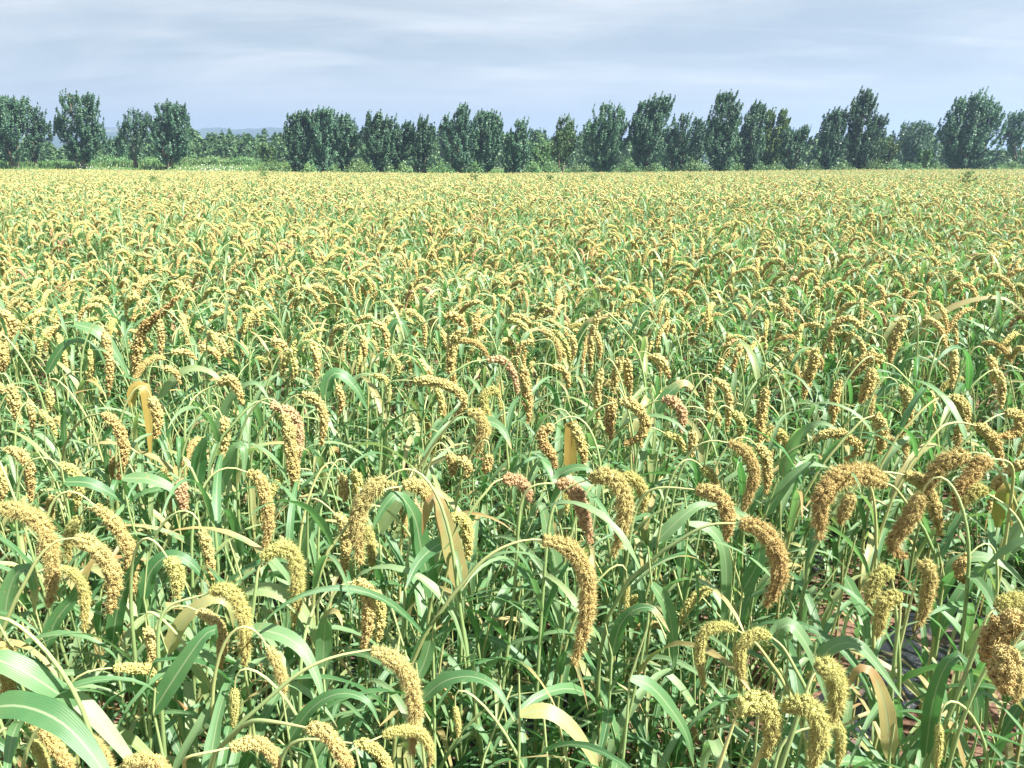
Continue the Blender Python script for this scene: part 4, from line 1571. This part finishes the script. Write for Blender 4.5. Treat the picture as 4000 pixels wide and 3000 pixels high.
# ------------------------------------------------------------------ undergrowth, film strips, tall weeds
def build_undergrowth():
    rs = np.random.default_rng(31)
    g = Geo()
    n = 0
    while n < 2300:
        y = 0.8 + 4.0 * rs.uniform() ** 0.7
        x = rs.uniform(-1, 1) * (0.72 * y + 0.15)
        if bare_spot(x, y):
            continue
        n += 1
        z = float(terrain(x, y)) - 0.02
        for _ in range(rs.integers(2, 5)):
            L = rs.uniform(0.16, 0.42)
            V, Q, uv = blade(np.array((x, y, z + rs.uniform(0, 0.15))) + rs.normal(size=3) * np.array((.02, .02, 0)), rs.uniform(0, 6.28), rs.uniform(0.9, 1.5), L, rs.uniform(0.008, 0.020), rs, 9, None, 3, rs.uniform(0.8, 2.4))
            g.add(V, Q, uv=uv)
        if rs.uniform() < 0.5:
            h = rs.uniform(0.3, 0.85)
            P = bezier(np.array((x, y, z)), np.array((x, y, z + h * .4)), np.array((x + rs.normal() * .04, y, z + h * .7)), np.array((x + rs.normal() * .08, y + rs.normal() * .05, z + h)), 6)
            V, Q, uv = tube(P, 0.0025, 4)
            g.add(V, Q, uv=uv * np.array((1, 0.8)), m=1)
    n = 0
    while n < 300:                              # leafy side shoots, lower than the plants that bear the heads
        y = 0.9 + (NEAR_END - 0.9) * rs.uniform() ** 0.65
        x = rs.uniform(-1, 1) * (0.72 * y + 0.15)
        if bare_spot(x, y) or min(math.hypot(x - q[0], y - q[1]) for q in FEET) < 0.05:
            continue
        n += 1
        st, hd, n1 = plant_path(rs, rs.uniform(0.4, 0.62) if y < 1.8 else rs.uniform(0.55, 0.9), rs.uniform(0, 6.28), 0.1, 0.25)
        st = st[:n1 + 1] + np.array((x, y, float(terrain(x, y)) - 0.02))
        V, Q, uv = tube(st, stem_radii(len(st), 0.0034), 5)
        g.add(V, Q, uv=uv * np.array((1, 0.8)), m=1)
        for V, Q, uv in add_leaves(rs, st, n1, 5, 0.2, 1.0, 0.9, None, 3, 11):
            g.add(V, Q, uv=uv)
    o = g.obj('undergrowth', [M_LEAF, M_STEM])
    tag(o, 'tangle of thin millet shoots and grass under the nearest plants', 'undergrowth', kind='stuff')
    g = Geo()
    C, S = [], []
    for _ in range(150):
        y = 0.9 + 2.6 * rs.uniform() ** 0.8
        x = rs.uniform(-1, 1) * (0.70 * y + 0.1)
        if bare_spot(x, y) and rs.uniform() < 0.8:
            continue
        h = rs.uniform(0.03, 0.22)
        m = rs.integers(6, 16)
        t = rs.uniform(0.2, 1, m)
        a = rs.uniform(0, 6.28, m)
        r = rs.uniform(0.02, 0.07, m)
        C.append(np.stack((x + np.cos(a) * r, y + np.sin(a) * r, terrain(x, y) + t * h), 1))
    C = np.concatenate(C)
    m = len(C)
    d = nrm(rs.normal(size=(m, 3)) * np.array((1, 1, 0.35)))
    s = nrm(np.cross(d, np.array((0, 0, 1.0)) + rs.normal(size=(m, 3)) * 0.3))
    sz = rs.uniform(0.018, 0.038, m)[:, None]
    V = np.stack((C - d * sz, C - d * sz * .3 + s * sz * .48, C + d * sz * .5 + s * sz * .4, C + d * sz * 1.2, C + d * sz * .5 - s * sz * .4, C - d * sz * .3 - s * sz * .48), 1)
    i = np.arange(m)[:, None] * 6
    Q = np.concatenate((i + np.array((0, 1, 2, 3)), i + np.array((0, 3, 4, 5))))
    o = Geo().add(V.reshape(-1, 3), Q).obj('weeds', M_BRIGHT, flat=True)
    tag(o, 'small broad-leaved weeds on the soil between the stems', 'weeds', kind='stuff')
    # dead leaf litter and straw on the soil
    m = 420
    y = 0.8 + 2.6 * rs.uniform(0, 1, m)
    x = rs.uniform(-1, 1, m) * (0.70 * y + 0.1)
    a = rs.uniform(0, 6.28, m)
    L = rs.uniform(0.03, 0.14, m)
    w = rs.uniform(0.0015, 0.006, m)
    b = np.stack((x, y, terrain(x, y) + rs.uniform(0.012, 0.035, m)), 1)
    d = np.stack((np.cos(a) * L, np.sin(a) * L, rs.normal(size=m) * 0.012), 1)
    s = np.stack((-np.sin(a) * w, np.cos(a) * w, rs.normal(size=m) * 0.002), 1)
    V = np.stack((b - s, b + s, b + d * .5 + s + np.array((0, 0, .008)), b + d, b + d * .5 - s + np.array((0, 0, .008))), 1)
    i = np.arange(m)[:, None] * 5
    g = Geo().add(V.reshape(-1, 3), Q=i + np.array((0, 1, 2, 4)), T=i + np.array((2, 3, 4)))
    ms, nt, bs = principled('dry_straw', 0.8, 0.2)
    r, _, _ = rand_island(nt)
    nt.links.new(ramp(nt, r, [(0, (0.16, 0.08, 0.05)), (0.5, (0.36, 0.25, 0.13)), (1, (0.5, 0.4, 0.24))]), bs.inputs['Base Color'])
    tag(g.obj('litter', ms, flat=True), 'dry straw and dead leaf shreds strewn on the soil', 'litter', kind='stuff')


def build_films():
    a, b = on_height(3330, 2790, 0), on_height(3690, 2430, 0)
    d = nrm((b - a) * np.array((1, 1, 0)))
    nrml = np.array((d[1], -d[0], 0))
    labels = {0: 'black plastic film strip running beside the open red soil, lower right',
              -1: 'black plastic film strip glimpsed between stems, next one left of the open soil',
              -2: 'black plastic film strip deep under the plants in the lower middle',
              -3: 'black plastic film strip under the plants at the lower left',
              1: 'black plastic film strip at the lower right corner, beyond the open soil'}
    rs = np.random.default_rng(2)
    for k, lab in labels.items():
        c = a + nrml * k * 0.62
        n = 90
        t = np.linspace(-1.3, 4.6, n)
        wv = 0.02 * np.sin(t * 2.1 + k) + 0.012 * np.sin(t * 7.3 + 2 * k)
        u = np.linspace(-1, 1, 9)
        P = c[None, None] + d[None, None] * t[:, None, None] + nrml[None, None] * (wv[:, None, None] + u[None, :, None] * (0.105 + 0.02 * vnoise(t * 3, t * 0 + k, 3))[:, None, None])
        Z = terrain(P[..., 0], P[..., 1]) + 0.012 + 0.012 * (1 - u[None] ** 2) + 0.016 * vnoise(P[..., 0] * 16, P[..., 1] * 16, 7)
        P[..., 2] = Z
        i, j = np.meshgrid(np.arange(n - 1), np.arange(8), indexing='ij')
        Q = np.stack((i * 9 + j, i * 9 + j + 1, (i + 1) * 9 + j + 1, (i + 1) * 9 + j), -1).reshape(-1, 4)
        o = Geo().add(P.reshape(-1, 3), Q).obj('mulch_film', M_FILM)
        tag(o, lab, 'plastic film', 'mulch film strips')


def tall_weed(px, py_top, dist, label):
    rs = np.random.default_rng(int(px))
    d = ray(px, py_top)
    t = dist / d.y
    x, zt = d.x * t, CAM_H + d.z * t
    z0 = float(terrain(x, dist))
    H = zt - z0
    root = empty('tall_weed', (x, dist, z0))
    tag(root, label, 'weed', 'green weeds rising out of the field')
    st, fol = Geo(), Geo()
    axis = bezier(np.zeros(3), np.array((0, 0, H * .4)), np.array((0.05, 0, H * .7)), np.array((0.08 * rs.normal(), 0, H)), 9)
    V, Q, uv = tube(axis, np.linspace(0.012, 0.003, 9), 5)
    st.add(V, Q, uv=uv)
    C = []
    for k in range(16):
        u = rs.uniform(0.45, 0.98)
        p = np.array([np.interp(u, np.linspace(0, 1, 9), axis[:, c]) for c in range(3)])
        a = rs.uniform(0, 6.28)
        L = (1.12 - u) * rs.uniform(0.5, 1.0) * H * 0.75
        B, _ = resample([p, p + np.array((np.cos(a) * L * .4, np.sin(a) * L * .4, L * .5)), p + np.array((np.cos(a) * L * .75, np.sin(a) * L * .75, L * .85))], 6)
        V, Q, uv = tube(B, np.linspace(0.005, 0.002, 6), 3)
        st.add(V, Q, uv=uv)
        m = int(8 + 26 * L)
        w = rs.uniform(0.1, 1, m)
        C.append(np.stack([np.interp(w, np.linspace(0, 1, 6), B[:, c]) for c in range(3)], 1) + rs.normal(size=(m, 3)) * 0.035)
    V, Q = leaf_quads(np.concatenate(C), 0.075, rs, 0.4)
    fol.add(V, Q)
    st.obj('stem', M_STEM, root)
    fol.obj('foliage', M_GRASS, root, flat=True)


build_undergrowth()
build_films()
for a in [(1030, 655, 40, 'tall thin weed in the far crop below the dense poplar clump'),
          (1850, 678, 36, 'bushy green weed in the far crop below the column-like poplar'),
          (2145, 690, 34, 'small green weed in the far crop below the slender pale-trunked tree'),
          (2330, 682, 40, 'thin weed in the far crop below the broad grey-green poplar'),
          (3210, 712, 24, 'wide green weed in the far crop below the dark oval poplar'),
          (3785, 676, 30, 'largest green weed in the far crop below the biggest dark poplar'),
          (3540, 690, 38, 'small weed in the far crop below the feathery tree'),
          (600, 690, 34, 'green weed in the far crop below the three-pronged poplar'),
          (2585, 690, 42, 'single-stemmed weed in the far crop below the largest round-headed poplar'),
          (2690, 688, 40, 'single-stemmed weed in the far crop left of the tallest spire')]:
    tall_weed(*a)


def build_haze():
    """the air: thin even haze round the whole scene, the sky outside it"""
    X, Y0, Y1, Z0, Z1 = 3300.0, -60.0, 7100.0, -3.0, 92.0
    V = [(x, y, z) for z in (Z0, Z1) for y in (Y0, Y1) for x in (-X, X)]
    Q = [(0, 2, 3, 1), (4, 5, 7, 6), (0, 1, 5, 4), (2, 6, 7, 3), (0, 4, 6, 2), (1, 3, 7, 5)]
    m = bpy.data.materials.new('haze')
    m.use_nodes = True
    nt = m.node_tree
    nt.nodes.clear()
    out = nd(nt, 'ShaderNodeOutputMaterial')
    v = nd(nt, 'ShaderNodeVolumePrincipled')
    v.inputs['Color'].default_value = (0.46, 0.64, 0.95, 1)
    v.inputs['Density'].default_value = HAZE
    v.inputs['Anisotropy'].default_value = 0.2
    nt.links.new(v.outputs[0], out.inputs['Volume'])
    o = Geo().add(np.array(V), Q).obj('haze', m, flat=True)
    tag(o, 'thin bluish summer haze in the air over the field and hills', 'haze', kind='stuff')


HAZE = 0.0007
build_haze()
